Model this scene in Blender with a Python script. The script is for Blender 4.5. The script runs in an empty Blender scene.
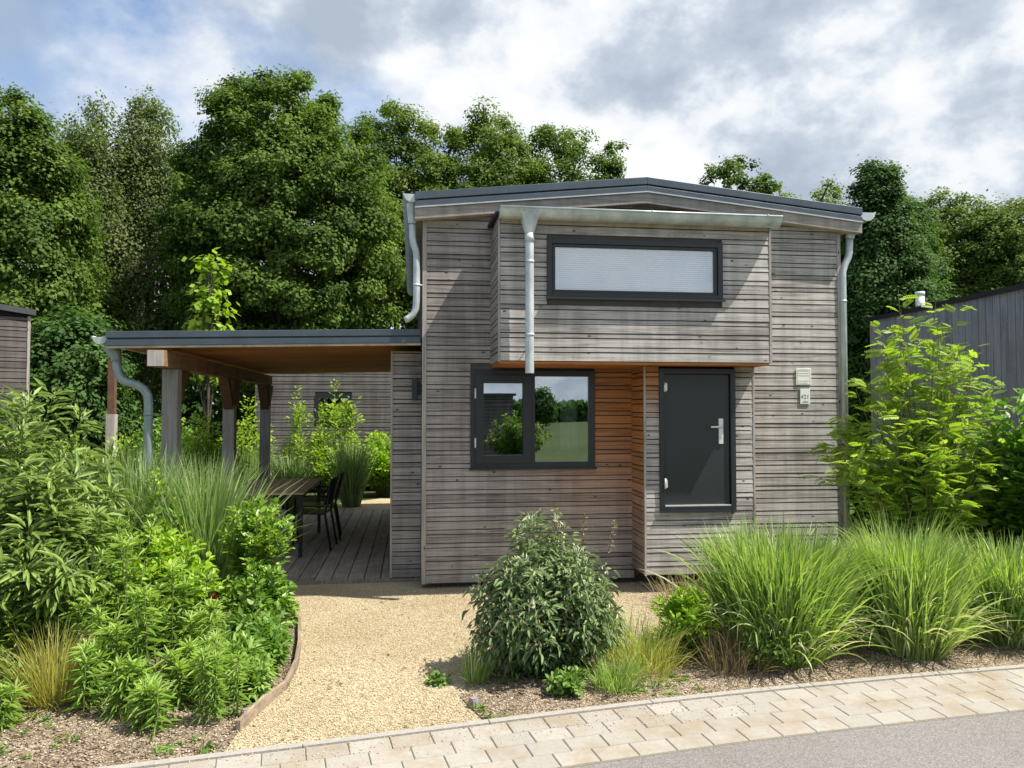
import bpy, bmesh, math, random
import numpy as np
from mathutils import Vector, Matrix
R = math.radians
scene = bpy.context.scene
COL = scene.collection
rng = np.random.default_rng(7)
random.seed(7)

# ------------------------------------------------------------------ camera
EYE = 1.76
cam_d = bpy.data.cameras.new('camera')
cam = bpy.data.objects.new('camera', cam_d)
COL.objects.link(cam)
cam.location = (0, 0, EYE)
cam.rotation_euler = (R(90 + 1.9), 0, R(-7.41))
cam_d.sensor_width = 36
cam_d.lens = 36 * 769 / 1024
cam_d.clip_start = 0.05
cam_d.clip_end = 3000
scene.camera = cam

# ------------------------------------------------------------------ sun and sky
SUN = Vector((0.57, -0.22, 1.0)).normalized()          # towards the sun
sun_d = bpy.data.lights.new('sun', 'SUN')
sun_d.energy = 5.0
sun_d.angle = R(0.53)
sun_d.color = (1.0, 0.94, 0.84)
sun = bpy.data.objects.new('sun', sun_d)
COL.objects.link(sun)
sun.rotation_euler = SUN.to_track_quat('Z', 'Y').to_euler()
sun.location = (20, -5, 30)

world = bpy.data.worlds.new('World')
scene.world = world
world.use_nodes = True
wt = world.node_tree
wt.nodes.clear()


def N(tree, kind, **kw):
    n = tree.nodes.new(kind)
    for k, v in kw.items():
        if k == 'inp':
            for a, b in v.items():
                n.inputs[a].default_value = b
        else:
            setattr(n, k, v)
    return n


def ramp(tree, stops, interp='LINEAR'):
    n = tree.nodes.new('ShaderNodeValToRGB')
    n.color_ramp.interpolation = interp
    el = n.color_ramp.elements
    while len(el) < len(stops):
        el.new(0.5)
    for e, (p, c) in zip(el, stops):
        e.position = p
        e.color = (*c, 1) if len(c) == 3 else c
    return n


sky = N(wt, 'ShaderNodeTexSky', sky_type='NISHITA', sun_disc=False,
        sun_elevation=math.asin(SUN.z), sun_rotation=math.atan2(SUN.x, SUN.y))
sky.air_density = 1.0
sky.dust_density = 1.2
sk = N(wt, 'ShaderNodeMixRGB', blend_type='MULTIPLY', inp={0: 1.0, 2: (0.125, 0.125, 0.125, 1)})
wt.links.new(sky.outputs[0], sk.inputs[1])
tc = N(wt, 'ShaderNodeTexCoord')
sep = N(wt, 'ShaderNodeSeparateXYZ')
wt.links.new(tc.outputs['Generated'], sep.inputs[0])
cmb = N(wt, 'ShaderNodeMapping', inp={'Scale': (1.0, 1.0, 1.45), 'Location': (3.1, 0.4, 0.9)})
wt.links.new(tc.outputs['Generated'], cmb.inputs[0])
n1 = N(wt, 'ShaderNodeTexNoise', inp={'Scale': 2.8, 'Detail': 8.0, 'Roughness': 0.56, 'Distortion': 0.0})
n2 = N(wt, 'ShaderNodeTexNoise', inp={'Scale': 5.4, 'Detail': 12.0, 'Roughness': 0.58, 'Distortion': 0.0})
wt.links.new(cmb.outputs[0], n1.inputs['Vector'])
mp2 = N(wt, 'ShaderNodeMapping', inp={'Location': (4.3, 1.7, 0.0)})
wt.links.new(cmb.outputs[0], mp2.inputs[0])
wt.links.new(mp2.outputs[0], n2.inputs['Vector'])
cover = ramp(wt, [(0.38, (0, 0, 0)), (0.54, (1, 1, 1))])
cb = N(wt, 'ShaderNodeMath', operation='MULTIPLY_ADD', inp={1: 0.24, 2: 0.06})
wt.links.new(sep.outputs[0], cb.inputs[0])
cs = N(wt, 'ShaderNodeMath', operation='ADD')
wt.links.new(n1.outputs[0], cs.inputs[0]); wt.links.new(cb.outputs[0], cs.inputs[1])
wt.links.new(cs.outputs[0], cover.inputs[0])
cloud = ramp(wt, [(0.36, (0.275, 0.325, 0.39)), (0.45, (0.355, 0.40, 0.46)), (0.50, (0.45, 0.49, 0.54)), (0.54, (0.55, 0.57, 0.595)), (0.62, (0.625, 0.63, 0.635))])
wt.links.new(n2.outputs[0], cloud.inputs[0])
mx = N(wt, 'ShaderNodeMixRGB')
wt.links.new(cover.outputs[0], mx.inputs[0])
wt.links.new(sk.outputs[0], mx.inputs[1])
wt.links.new(cloud.outputs[0], mx.inputs[2])
bg = N(wt, 'ShaderNodeBackground', inp={1: 1.0})
wt.links.new(mx.outputs[0], bg.inputs[0])
wo = N(wt, 'ShaderNodeOutputWorld')
wt.links.new(bg.outputs[0], wo.inputs[0])

scene.view_settings.view_transform = 'Standard'
scene.view_settings.look = 'None'
scene.view_settings.exposure = 0.72
scene.view_settings.gamma = 1.0
scene.view_settings.use_curve_mapping = False
scene.render.engine = 'CYCLES'
scene.cycles.max_bounces = 7
scene.cycles.transparent_max_bounces = 8


# ------------------------------------------------------------------ helpers
def pix(px, Y):
    """X of the ground point that stands at picture column px and depth Y"""
    x = (px - 512) / 769.0
    a = R(7.41)
    return Y * (x * math.cos(a) + math.sin(a)) / (-x * math.sin(a) + math.cos(a))


class MB:
    """collects shapes (world coordinates) and links them as ONE mesh object"""

    def __init__(s):
        s.v, s.f, s.sm, s.r = [], [], [], []
        s.cur = 0.5

    def add(s, vs, fs, smooth=False):
        o = len(s.v)
        s.v += [tuple(p) for p in vs]
        s.r += [s.cur] * len(vs)
        for f in fs:
            s.f.append(tuple(i + o for i in f))
            s.sm.append(smooth)

    def box(s, x0, x1, y0, y1, z0, z1):
        s.hexa([(x0, y0, z0), (x1, y0, z0), (x1, y1, z0), (x0, y1, z0),
                (x0, y0, z1), (x1, y0, z1), (x1, y1, z1), (x0, y1, z1)])

    def hexa(s, p):
        s.add(p, [(0, 3, 2, 1), (4, 5, 6, 7), (0, 1, 5, 4), (1, 2, 6, 5), (2, 3, 7, 6), (3, 0, 4, 7)])

    def prism(s, poly, d, smooth=False):
        """poly: list of 3-D points; extruded along vector d"""
        n = len(poly)
        d = Vector(d)
        vs = [Vector(p) for p in poly] + [Vector(p) + d for p in poly]
        fs = [tuple(range(n))[::-1], tuple(range(n, 2 * n))]
        fs += [(i, (i + 1) % n, n + (i + 1) % n, n + i) for i in range(n)]
        s.add(vs, fs, smooth)

    def tube(s, pts, rad, seg=10, cap=True):
        pts = [Vector(p) for p in pts]
        if not hasattr(rad, '__len__'):
            rad = [rad] * len(pts)
        vs, fs = [], []
        up = None
        for i, p in enumerate(pts):
            t = (pts[min(i + 1, len(pts) - 1)] - pts[max(i - 1, 0)]).normalized()
            if up is None:
                up = Vector((0, 0, 1)) if abs(t.z) < .9 else Vector((1, 0, 0))
            a = t.cross(up)
            if a.length < 1e-4:
                a = t.cross(Vector((0, 1, 0.1)))
            a.normalize()
            b = a.cross(t).normalized()
            up = b
            for k in range(seg):
                q = 2 * math.pi * k / seg
                vs.append(p + (a * math.cos(q) + b * math.sin(q)) * rad[i])
        for i in range(len(pts) - 1):
            for k in range(seg):
                k2 = (k + 1) % seg
                fs.append((i * seg + k, i * seg + k2, (i + 1) * seg + k2, (i + 1) * seg + k))
        s.add(vs, fs, True)
        if cap:
            o = len(s.v) - len(vs)
            s.f.append(tuple(o + k for k in range(seg))[::-1]); s.sm.append(False)
            e = o + (len(pts) - 1) * seg
            s.f.append(tuple(e + k for k in range(seg))); s.sm.append(False)

    def build(s, name, mat, parent=None, bevel=0.0):
        base = parent_base(parent)
        me = bpy.data.meshes.new(name)
        v = np.array(s.v, dtype=np.float64) - np.array(base)
        me.from_pydata(v.tolist(), [], s.f)
        me.polygons.foreach_set('use_smooth', s.sm)
        at = me.attributes.new('rnd', 'FLOAT', 'POINT')
        at.data.foreach_set('value', s.r)
        me.update()
        o = bpy.data.objects.new(name, me)
        COL.objects.link(o)
        if mat:
            me.materials.append(mat)
        if parent:
            o.parent = parent
        if bevel:
            b = o.modifiers.new('edge', 'BEVEL')
            b.width = bevel; b.segments = 2; b.limit_method = 'ANGLE'
        return o


def parent_base(p):
    b = Vector((0, 0, 0))
    while p is not None:
        b += p.location
        p = p.parent
    return tuple(b)


def thing(name, label, cat, loc=(0, 0, 0), group=None):
    o = bpy.data.objects.new(name, None)
    COL.objects.link(o)
    o.location = loc
    o.empty_display_size = 0.1
    return tag(o, label, cat, group)


def tag(o, label, cat, group=None):
    o['label'] = label
    o['category'] = cat
    if group:
        o['group'] = group
    return o


def struct(o):
    o['kind'] = 'structure'
    return o


def npmesh(name, V, F, mat, parent=None, rnd=None, smooth=False):
    """V (n,3) world coordinates, F (m,4) quads"""
    base = np.array(parent_base(parent))
    me = bpy.data.meshes.new(name)
    V = np.ascontiguousarray(V - base, dtype=np.float32)
    n, m, k = len(V), len(F), F.shape[1]
    me.vertices.add(n)
    me.vertices.foreach_set('co', V.ravel())
    me.loops.add(m * k)
    me.loops.foreach_set('vertex_index', np.ascontiguousarray(F, dtype=np.int32).ravel())
    me.polygons.add(m)
    me.polygons.foreach_set('loop_start', np.arange(0, m * k, k, dtype=np.int32))
    if smooth:
        me.polygons.foreach_set('use_smooth', np.ones(m, dtype=bool))
    if rnd is not None:
        at = me.attributes.new('rnd', 'FLOAT', 'POINT')
        at.data.foreach_set('value', np.ascontiguousarray(rnd, dtype=np.float32))
    me.update(calc_edges=True)
    me.validate()
    o = bpy.data.objects.new(name, me)
    COL.objects.link(o)
    if mat:
        me.materials.append(mat)
    if parent:
        o.parent = parent
    return o


def unit(a):
    return a / np.maximum(np.linalg.norm(a, axis=-1, keepdims=True), 1e-9)


# ------------------------------------------------------------------ materials
def newmat(name):
    m = bpy.data.materials.new(name)
    m.use_nodes = True
    t = m.node_tree
    t.nodes.clear()
    out = N(t, 'ShaderNodeOutputMaterial')
    return m, t, out


def plain(name, col, rough=0.5, metal=0.0, var=0.08, scale=8.0, bump=0.0, spec=0.5, col2=None, detail=5.0):
    m, t, out = newmat(name)
    p = N(t, 'ShaderNodeBsdfPrincipled', inp={'Roughness': rough, 'Metallic': metal, 'Specular IOR Level': spec})
    tcn = N(t, 'ShaderNodeTexCoord')
    nz = N(t, 'ShaderNodeTexNoise', inp={'Scale': scale, 'Detail': detail, 'Roughness': 0.6})
    t.links.new(tcn.outputs['Object'], nz.inputs['Vector'])
    c = np.array(col)
    hi = tuple(np.clip(c * (1 + var * 2), 0, 1)) if col2 is None else col2
    rp = ramp(t, [(0.3, tuple(c * (1 - var * 2))), (0.7, hi)])
    t.links.new(nz.outputs[0], rp.inputs[0])
    t.links.new(rp.outputs[0], p.inputs['Base Color'])
    if bump:
        b = N(t, 'ShaderNodeBump', inp={'Strength': bump, 'Distance': 0.01})
        t.links.new(nz.outputs[0], b.inputs['Height'])
        t.links.new(b.outputs[0], p.inputs['Normal'])
    t.links.new(p.outputs[0], out.inputs[0])
    return m


def wood(name, grain='X', dark=(.175, .164, .157), light=(.50, .48, .462), fresh=None, fresh_dark=(.20, .075, .022),
         fresh_light=(.50, .22, .075), knots=1.0, off=(0, 0, 0)):
    """weathered softwood; fresh = list of (axis, lo, hi) ramps in object space whose product says where it is still orange"""
    m, t, out = newmat(name)
    p = N(t, 'ShaderNodeBsdfPrincipled', inp={'Roughness': 0.8, 'Specular IOR Level': 0.25})
    tcn = N(t, 'ShaderNodeTexCoord')
    at = N(t, 'ShaderNodeAttribute', attribute_name='rnd')
    sc = {'X': (1.3, 38, 38), 'Y': (38, 1.3, 38), 'Z': (38, 38, 1.3)}[grain]
    mp = N(t, 'ShaderNodeMapping', inp={'Scale': sc})
    t.links.new(tcn.outputs['Object'], mp.inputs[0])
    ml = N(t, 'ShaderNodeMath', operation='MULTIPLY', inp={1: 37.0})
    t.links.new(at.outputs['Fac'], ml.inputs[0])
    ad = N(t, 'ShaderNodeVectorMath', operation='ADD')
    t.links.new(mp.outputs[0], ad.inputs[0]); t.links.new(ml.outputs[0], ad.inputs[1])
    g = N(t, 'ShaderNodeTexNoise', inp={'Scale': 1.6, 'Detail': 6.0, 'Roughness': 0.62, 'Distortion': 0.6})
    t.links.new(ad.outputs[0], g.inputs['Vector'])
    big = N(t, 'ShaderNodeTexNoise', inp={'Scale': 2.1, 'Detail': 6.0, 'Roughness': 0.65})
    t.links.new(tcn.outputs['Object'], big.inputs['Vector'])
    # tone = grain*.55 + board*.3 + patch*.35
    a1 = N(t, 'ShaderNodeMath', operation='MULTIPLY_ADD', inp={1: 1.15, 2: -0.32})
    t.links.new(g.outputs[0], a1.inputs[0])
    a2 = N(t, 'ShaderNodeMath', operation='MULTIPLY_ADD', inp={1: 0.22})
    t.links.new(at.outputs['Fac'], a2.inputs[0]); t.links.new(a1.outputs[0], a2.inputs[2])
    a3 = N(t, 'ShaderNodeMath', operation='MULTIPLY_ADD', inp={1: 0.5})
    t.links.new(big.outputs[0], a3.inputs[0]); t.links.new(a2.outputs[0], a3.inputs[2])
    rp = ramp(t, [(0.34, dark), (0.76, light)])
    t.links.new(a3.outputs[0], rp.inputs[0])
    col = rp.outputs[0]
    if grain != 'Z':
        dm = N(t, 'ShaderNodeMapping', inp={'Scale': (7.0, 7.0, .55)})
        t.links.new(tcn.outputs['Object'], dm.inputs[0])
        dn = N(t, 'ShaderNodeTexNoise', inp={'Scale': 1.0, 'Detail': 5.0, 'Roughness': 0.65})
        t.links.new(dm.outputs[0], dn.inputs['Vector'])
        dr_ = ramp(t, [(.40, (.80, .785, .775)), (.58, (1.08, 1.075, 1.07))])
        t.links.new(dn.outputs[0], dr_.inputs[0])
        dmx = N(t, 'ShaderNodeMixRGB', blend_type='MULTIPLY', inp={0: .8})
        t.links.new(col, dmx.inputs[1]); t.links.new(dr_.outputs[0], dmx.inputs[2])
        col = dmx.outputs[0]
    if fresh is not None:
        rf = ramp(t, [(0.28, fresh_dark), (0.85, fresh_light)])
        t.links.new(a3.outputs[0], rf.inputs[0])
        sepn = N(t, 'ShaderNodeSeparateXYZ')
        t.links.new(tcn.outputs['Object'], sepn.inputs[0])
        prev = None
        for ax, lo, hi in fresh:
            mr = N(t, 'ShaderNodeMapRange', interpolation_type='SMOOTHSTEP', inp={1: lo, 2: hi, 3: 0.0, 4: 1.0})
            if lo > hi:
                mr.inputs[1].default_value, mr.inputs[2].default_value = hi, lo
                mr.inputs[3].default_value, mr.inputs[4].default_value = 1.0, 0.0
            t.links.new(sepn.outputs['XYZ'.index(ax)], mr.inputs[0])
            if prev is None:
                prev = mr.outputs[0]
            else:
                mm = N(t, 'ShaderNodeMath', operation='MULTIPLY')
                t.links.new(prev, mm.inputs[0]); t.links.new(mr.outputs[0], mm.inputs[1])
                prev = mm.outputs[0]
        if prev is None:
            v = N(t, 'ShaderNodeValue'); v.outputs[0].default_value = 1.0
            prev = v.outputs[0]
        else:                                             # ragged edge, board by board
            w = N(t, 'ShaderNodeMath', operation='MULTIPLY_ADD', inp={1: 0.5, 2: 0.72})
            t.links.new(big.outputs[0], w.inputs[0])
            mm = N(t, 'ShaderNodeMath', operation='MULTIPLY', use_clamp=True)
            t.links.new(prev, mm.inputs[0]); t.links.new(w.outputs[0], mm.inputs[1])
            prev = mm.outputs[0]
        mxn = N(t, 'ShaderNodeMixRGB')
        t.links.new(prev, mxn.inputs[0]); t.links.new(col, mxn.inputs[1]); t.links.new(rf.outputs[0], mxn.inputs[2])
        col = mxn.outputs[0]
    if knots:
        ks = {'X': (5.2, 11, 11), 'Y': (11, 5.2, 11), 'Z': (11, 11, 5.2)}[grain]
        km = N(t, 'ShaderNodeMapping', inp={'Scale': ks})
        t.links.new(tcn.outputs['Object'], km.inputs[0])
        ka = N(t, 'ShaderNodeVectorMath', operation='ADD')
        t.links.new(km.outputs[0], ka.inputs[0]); t.links.new(ml.outputs[0], ka.inputs[1])
        vo = N(t, 'ShaderNodeTexVoronoi', inp={'Scale': 1.0})
        t.links.new(ka.outputs[0], vo.inputs['Vector'])
        kr = ramp(t, [(0.05, (1, 1, 1)), (0.12, (0, 0, 0))])
        t.links.new(vo.outputs['Distance'], kr.inputs[0])
        kf = N(t, 'ShaderNodeMath', operation='MULTIPLY', inp={1: 0.95 * knots})
        t.links.new(kr.outputs[0], kf.inputs[0])
        km2 = N(t, 'ShaderNodeMixRGB', inp={2: (.045, .033, .027, 1)})
        t.links.new(kf.outputs[0], km2.inputs[0]); t.links.new(col, km2.inputs[1])
        col = km2.outputs[0]
    t.links.new(col, p.inputs['Base Color'])
    b = N(t, 'ShaderNodeBump', inp={'Strength': 0.35, 'Distance': 0.004})
    t.links.new(g.outputs[0], b.inputs['Height'])
    t.links.new(b.outputs[0], p.inputs['Normal'])
    t.links.new(p.outputs[0], out.inputs[0])
    return m


def leafmat(name, cols, trans=0.35, rough=0.45, spec=0.35, under=None):
    """leaf colour by the leaf's own random number; thin, so light passes through"""
    m, t, out = newmat(name)
    at = N(t, 'ShaderNodeAttribute', attribute_name='rnd')
    st = [(i / max(1, len(cols) - 1), c) for i, c in enumerate(cols)]
    rp = ramp(t, st)
    t.links.new(at.outputs['Fac'], rp.inputs[0])
    col = rp.outputs[0]
    if under:
        ge = N(t, 'ShaderNodeNewGeometry')
        mu = N(t, 'ShaderNodeMixRGB', inp={2: (*under, 1)})
        t.links.new(ge.outputs['Backfacing'], mu.inputs[0]); t.links.new(col, mu.inputs[1])
        col = mu.outputs[0]
    p = N(t, 'ShaderNodeBsdfPrincipled', inp={'Roughness': rough, 'Specular IOR Level': spec})
    t.links.new(col, p.inputs['Base Color'])
    tr = N(t, 'ShaderNodeBsdfTranslucent')
    br = N(t, 'ShaderNodeMixRGB', blend_type='MULTIPLY', inp={0: 1.0, 2: (1.25, 1.35, 0.55, 1)})
    t.links.new(col, br.inputs[1])
    t.links.new(br.outputs[0], tr.inputs['Color'])
    mix = N(t, 'ShaderNodeMixShader', inp={0: trans})
    t.links.new(p.outputs[0], mix.inputs[1]); t.links.new(tr.outputs[0], mix.inputs[2])
    t.links.new(mix.outputs[0], out.inputs[0])
    return m


def groundmat(name, stops, scale, bump=0.5, dist=0.01, patch=None, vor=None, rough=0.9):
    m, t, out = newmat(name)
    p = N(t, 'ShaderNodeBsdfPrincipled', inp={'Roughness': rough, 'Specular IOR Level': 0.2})
    tcn = N(t, 'ShaderNodeTexCoord')
    nz = N(t, 'ShaderNodeTexNoise', inp={'Scale': scale, 'Detail': 8.0, 'Roughness': 0.7})
    t.links.new(tcn.outputs['Object'], nz.inputs['Vector'])
    rp = ramp(t, stops)
    h = nz.outputs[0]
    if vor:
        vo = N(t, 'ShaderNodeTexVoronoi', inp={'Scale': vor})
        t.links.new(tcn.outputs['Object'], vo.inputs['Vector'])
        sp = N(t, 'ShaderNodeSeparateColor')
        t.links.new(vo.outputs['Color'], sp.inputs[0])
        mxn = N(t, 'ShaderNodeMixRGB', inp={0: 0.55})
        t.links.new(nz.outputs[0], mxn.inputs[1]); t.links.new(sp.outputs[0], mxn.inputs[2])
        t.links.new(mxn.outputs[0], rp.inputs[0])
        inv = N(t, 'ShaderNodeMath', operation='MULTIPLY_ADD', inp={1: -1.0, 2: 1.0})
        t.links.new(vo.outputs['Distance'], inv.inputs[0])
        h = inv.outputs[0]
    else:
        t.links.new(nz.outputs[0], rp.inputs[0])
    col = rp.outputs[0]
    if patch:
        pn = N(t, 'ShaderNodeTexNoise', inp={'Scale': patch[0], 'Detail': 5.0, 'Roughness': 0.6})
        t.links.new(tcn.outputs['Object'], pn.inputs['Vector'])
        pr = ramp(t, [(patch[1], (0, 0, 0)), (patch[2], (1, 1, 1))])
        t.links.new(pn.outputs[0], pr.inputs[0])
        pm = N(t, 'ShaderNodeMixRGB', blend_type='MULTIPLY', inp={2: (*patch[3], 1)})
        t.links.new(pr.outputs[0], pm.inputs[0]); t.links.new(col, pm.inputs[1])
        col = pm.outputs[0]
    t.links.new(col, p.inputs['Base Color'])
    b = N(t, 'ShaderNodeBump', inp={'Strength': bump, 'Distance': dist})
    t.links.new(h, b.inputs['Height'])
    t.links.new(b.outputs[0], p.inputs['Normal'])
    t.links.new(p.outputs[0], out.inputs[0])
    return m


def glassmat(name, refl=0.4, tint=(.75, .82, .8)):
    """coated double glazing: part mirror, part see-through"""
    m, t, out = newmat(name)
    gl = N(t, 'ShaderNodeBsdfGlossy', inp={'Roughness': 0.0, 'Color': (.92, .96, 1, 1)})
    tr = N(t, 'ShaderNodeBsdfTransparent', inp={'Color': (*tint, 1)})
    nz = N(t, 'ShaderNodeTexNoise', inp={'Scale': 1.6, 'Detail': 1.0})
    tcn = N(t, 'ShaderNodeTexCoord')
    t.links.new(tcn.outputs['Object'], nz.inputs['Vector'])
    b = N(t, 'ShaderNodeBump', inp={'Strength': 0.03, 'Distance': 0.02})
    t.links.new(nz.outputs[0], b.inputs['Height'])
    t.links.new(b.outputs[0], gl.inputs['Normal'])
    mix = N(t, 'ShaderNodeMixShader', inp={0: refl})
    t.links.new(tr.outputs[0], mix.inputs[1]); t.links.new(gl.outputs[0], mix.inputs[2])
    t.links.new(mix.outputs[0], out.inputs[0])
    return m


M = {}
HB = (0.12, 7.65, 0.0)             # the house's base corner; its parts' object space starts here
M['clad'] = wood('weathered_cladding', 'X')
M['clad_main'] = wood('sheltered_cladding', 'X', dark=(.14, .123, .118), light=(.385, .355, .342),
                      fresh=[('X', 0.7, 2.0), ('Z', 0.25, 1.75)])
M['closetclad'] = wood('closet_cladding', 'X', dark=(.15, .14, .135), light=(.38, .36, .345))
M['clad_box'] = wood('door_cladding', 'X', fresh=[('Z', 1.45, 2.15), ('X', 3.35, 2.1)])
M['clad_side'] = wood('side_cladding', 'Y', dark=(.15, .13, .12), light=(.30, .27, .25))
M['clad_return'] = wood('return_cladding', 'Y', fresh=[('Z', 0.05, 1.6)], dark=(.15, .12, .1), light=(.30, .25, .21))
M['trim'] = wood('weathered_trim', 'Z', dark=(.22, .2, .185), light=(.42, .39, .36))
M['fascia'] = wood('weathered_fascia', 'X', dark=(.2, .185, .175), light=(.37, .345, .325), knots=0.5)
M['soffit'] = wood('unweathered_soffit', 'X', fresh=[], fresh_dark=(.19, .065, .018), fresh_light=(.46, .19, .06))
M['eave'] = wood('pale_eave_board', 'X', dark=(.3, .25, .19), light=(.5, .43, .34), knots=0.4)
M['beam'] = wood('porch_beam_wood', 'Y', dark=(.13, .075, .04), light=(.30, .19, .11))
M['beam_end'] = wood('porch_beam_end', 'Z', dark=(.24, .22, .2), light=(.45, .43, .40), knots=0)
M['post'] = wood('porch_post_wood', 'Z', dark=(.20, .19, .18), light=(.37, .36, .35), knots=0.6,
                 fresh=[('Z', 1.72, 1.80), ('Y', 1.2, 1.3)], fresh_dark=(.065, .038, .022), fresh_light=(.165, .10, .06))
M['brace'] = wood('porch_brace_wood', 'Z', dark=(.065, .040, .023), light=(.175, .108, .066), knots=0.4)
M['deck'] = wood('deck_boards', 'Y', dark=(.17, .145, .12), light=(.37, .325, .275), knots=0.5)
M['membrane'] = plain('black_membrane', (.008, .008, .009), 0.9)
M['anthracite'] = plain('anthracite_frame', (.018, .022, .027), 0.38, var=0.03)
M['door'] = plain('anthracite_door', (.021, .027, .032), 0.42, var=0.04, scale=3)
M['roofmetal'] = plain('roof_edge_metal', (.075, .098, .125), 0.42, 0.35, var=0.08, scale=5)
M['rooftop'] = plain('roof_sheet', (.05, .056, .064), 0.6, var=0.1)
M['drip'] = plain('drip_edge_metal', (.5, .51, .52), 0.4, 0.5)
M['zinc'] = plain('weathered_zinc', (.42, .48, .485), 0.42, 0.3, var=0.09, scale=6, col2=(.62, .68, .69))
M['zincdark'] = plain('painted_zinc', (.27, .36, .37), 0.45, 0.3, var=0.08, scale=9)
M['steel'] = plain('brushed_steel', (.75, .75, .73), 0.38, 0.5, var=0.03)
M['glass'] = glassmat('window_glass', 0.42)
M['glassup'] = glassmat('upper_window_glass', 0.22, tint=(.9, .94, .96))
M['blind'] = plain('white_blind', (.68, .74, .82), 0.7, var=0.02)
M['plate'] = plain('white_plate', (.80, .82, .82), 0.35, var=0.02)
M['platewarm'] = plain('cream_plate', (.83, .83, .76), 0.35, var=0.03)
M['ink'] = plain('dark_ink', (.16, .19, .20), 0.6)
M['inkgreen'] = plain('green_ink', (.28, .40, .16), 0.6)
M['inkpale'] = plain('pale_ink', (.60, .63, .60), 0.6)
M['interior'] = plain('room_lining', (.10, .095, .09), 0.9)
M['curtain'] = plain('pale_curtain', (.55, .56, .57), 0.8)


# ------------------------------------------------------------------ cladding: real boards, wide and narrow in turn
def clad(mb, axis, a0, a1, z0, z1, plane, sign, holes=(), top=None, zstart=0.06, period=(.0845, .0455), gap=.0095, thick=.02, joint=0.13,
         seed=1):
    rr = random.Random(seed)
    z = zstart
    i = 0
    while z < z1:
        h = period[i % 2] - gap
        i += 1
        lo, hi = max(z, z0), min(z + h, z1)
        z += h + gap
        if hi - lo < 0.006:
            continue
        s0, s1 = a0, a1
        if top:
            while s0 < s1 and top(s0) < hi: s0 += 0.01
            while s1 > s0 and top(s1) < hi: s1 -= 0.01
            if s1 - s0 < 0.03: continue
        spans = [(s0, s1)]
        for (h0, h1, hz0, hz1) in holes:
            if hz0 < hi - .004 and hz1 > lo + .004:
                nz0, nz1 = (lo if hz0 <= lo + .012 else None), None
                new = []
                for (p, q) in spans:
                    if h0 > p: new.append((p, min(q, h0)))
                    if h1 < q: new.append((max(p, h1), q))
                spans = [(p, q) for p, q in new if q - p > 0.004]
        for (p, q) in spans:
            cuts = [p]
            if q - p > 1.4 and rr.random() < joint:
                cuts.append(p + (q - p) * rr.uniform(.25, .75))
            cuts.append(q)
            for c0, c1 in zip(cuts[:-1], cuts[1:]):
                mb.cur = rr.random()
                j = rr.uniform(-.001, .0016)
                e = .0008 if c1 < q else 0
                tb, tt = thick + j + .0032, thick + j
                A = [(c0, tb, lo), (c1 - e, tb, lo), (c1 - e, 0, lo), (c0, 0, lo), (c0, tt, hi), (c1 - e, tt, hi), (c1 - e, 0, hi), (c0, 0, hi)]
                if axis == 'X':
                    P = [(a, plane + sign * d, zz_) for a, d, zz_ in A]
                else:
                    P = [(plane + sign * d, a, zz_) for a, d, zz_ in A]
                mb.hexa(P)


def backing(mb, axis, a0, a1, z0, z1, plane, depth, holes=()):
    """dark membrane behind the boards, leaving the openings free"""
    xs = sorted({a0, a1, *[h[0] for h in holes], *[h[1] for h in holes]})
    zs = sorted({z0, z1, *[h[2] for h in holes], *[h[3] for h in holes]})
    for xa, xb in zip(xs[:-1], xs[1:]):
        for za_, zb in zip(zs[:-1], zs[1:]):
            cx, cz = (xa + xb) / 2, (za_ + zb) / 2
            if any(h[0] < cx < h[1] and h[2] < cz < h[3] for h in holes):
                continue
            if axis == 'X':
                mb.box(xa, xb, plane, plane + depth, za_, zb)
            else:
                mb.box(plane, plane + depth, xa, xb, za_, zb)


def rectframe(mb, x0, x1, z0, z1, w, y0, y1, wb=None):
    wb = wb or w
    mb.box(x0, x0 + w, y0, y1, z0, z1)
    mb.box(x1 - w, x1, y0, y1, z0, z1)
    mb.box(x0 + w, x1 - w, y0, y1, z1 - w, z1)
    mb.box(x0 + w, x1 - w, y0, y1, z0, z0 + wb)


# ------------------------------------------------------------------ ground
def sheet(name, poly, z, mat):
    mb = MB()
    mb.add([(x, y, z) for x, y in poly], [tuple(range(len(poly)))])
    o = mb.build(name, mat)
    return struct(o)


M['turf'] = groundmat('meadow_turf', [(.3, (.035, .05, .014)), (.55, (.06, .082, .024)), (.75, (.10, .115, .042))], 3.0, 0.6, 0.03, patch=(.15, .4, .65, (.7, .75, .6)))
M['soil'] = groundmat('bed_soil', [(.25, (.16, .12, .085)), (.5, (.33, .26, .19)), (.72, (.50, .42, .32))], 28.0, 0.9, 0.02, patch=(1.8, .4, .62, (.62, .58, .55)), vor=70.0)
M['gravel'] = groundmat('path_gravel', [(.15, (.28, .21, .12)), (.40, (.46, .375, .235)), (.62, (.58, .49, .325)), (.88, (.71, .645, .49))], 60.0, 0.9, 0.008,
                        patch=(1.1, .40, .66, (.80, .76, .70)), vor=140.0)
M['asphalt'] = groundmat('road_asphalt', [(.25, (.15, .135, .13)), (.5, (.21, .195, .187)), (.8, (.29, .272, .26))], 90.0, 0.5, 0.004, patch=(0.9, .4, .7, (.88, .87, .86)), vor=190.0)
M['paver'] = None

ter = sheet('ground', [(-500, -500), (500, -500), (500, 700), (-500, 700)], -0.012, M['turf'])

# the road's kerb line: Y of the strip's house-side edge at X
kx = np.array([-14, -6.0, -2.6, -1.373, -0.684, 0.0, 0.738, 1.345, 2.448, 3.91, 6.0, 10, 18])
ky = np.array([2.0, 3.25, 3.82, 4.035, 4.15, 4.265, 4.40, 4.51, 4.655, 4.785, 4.93, 5.1, 5.3])


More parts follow.
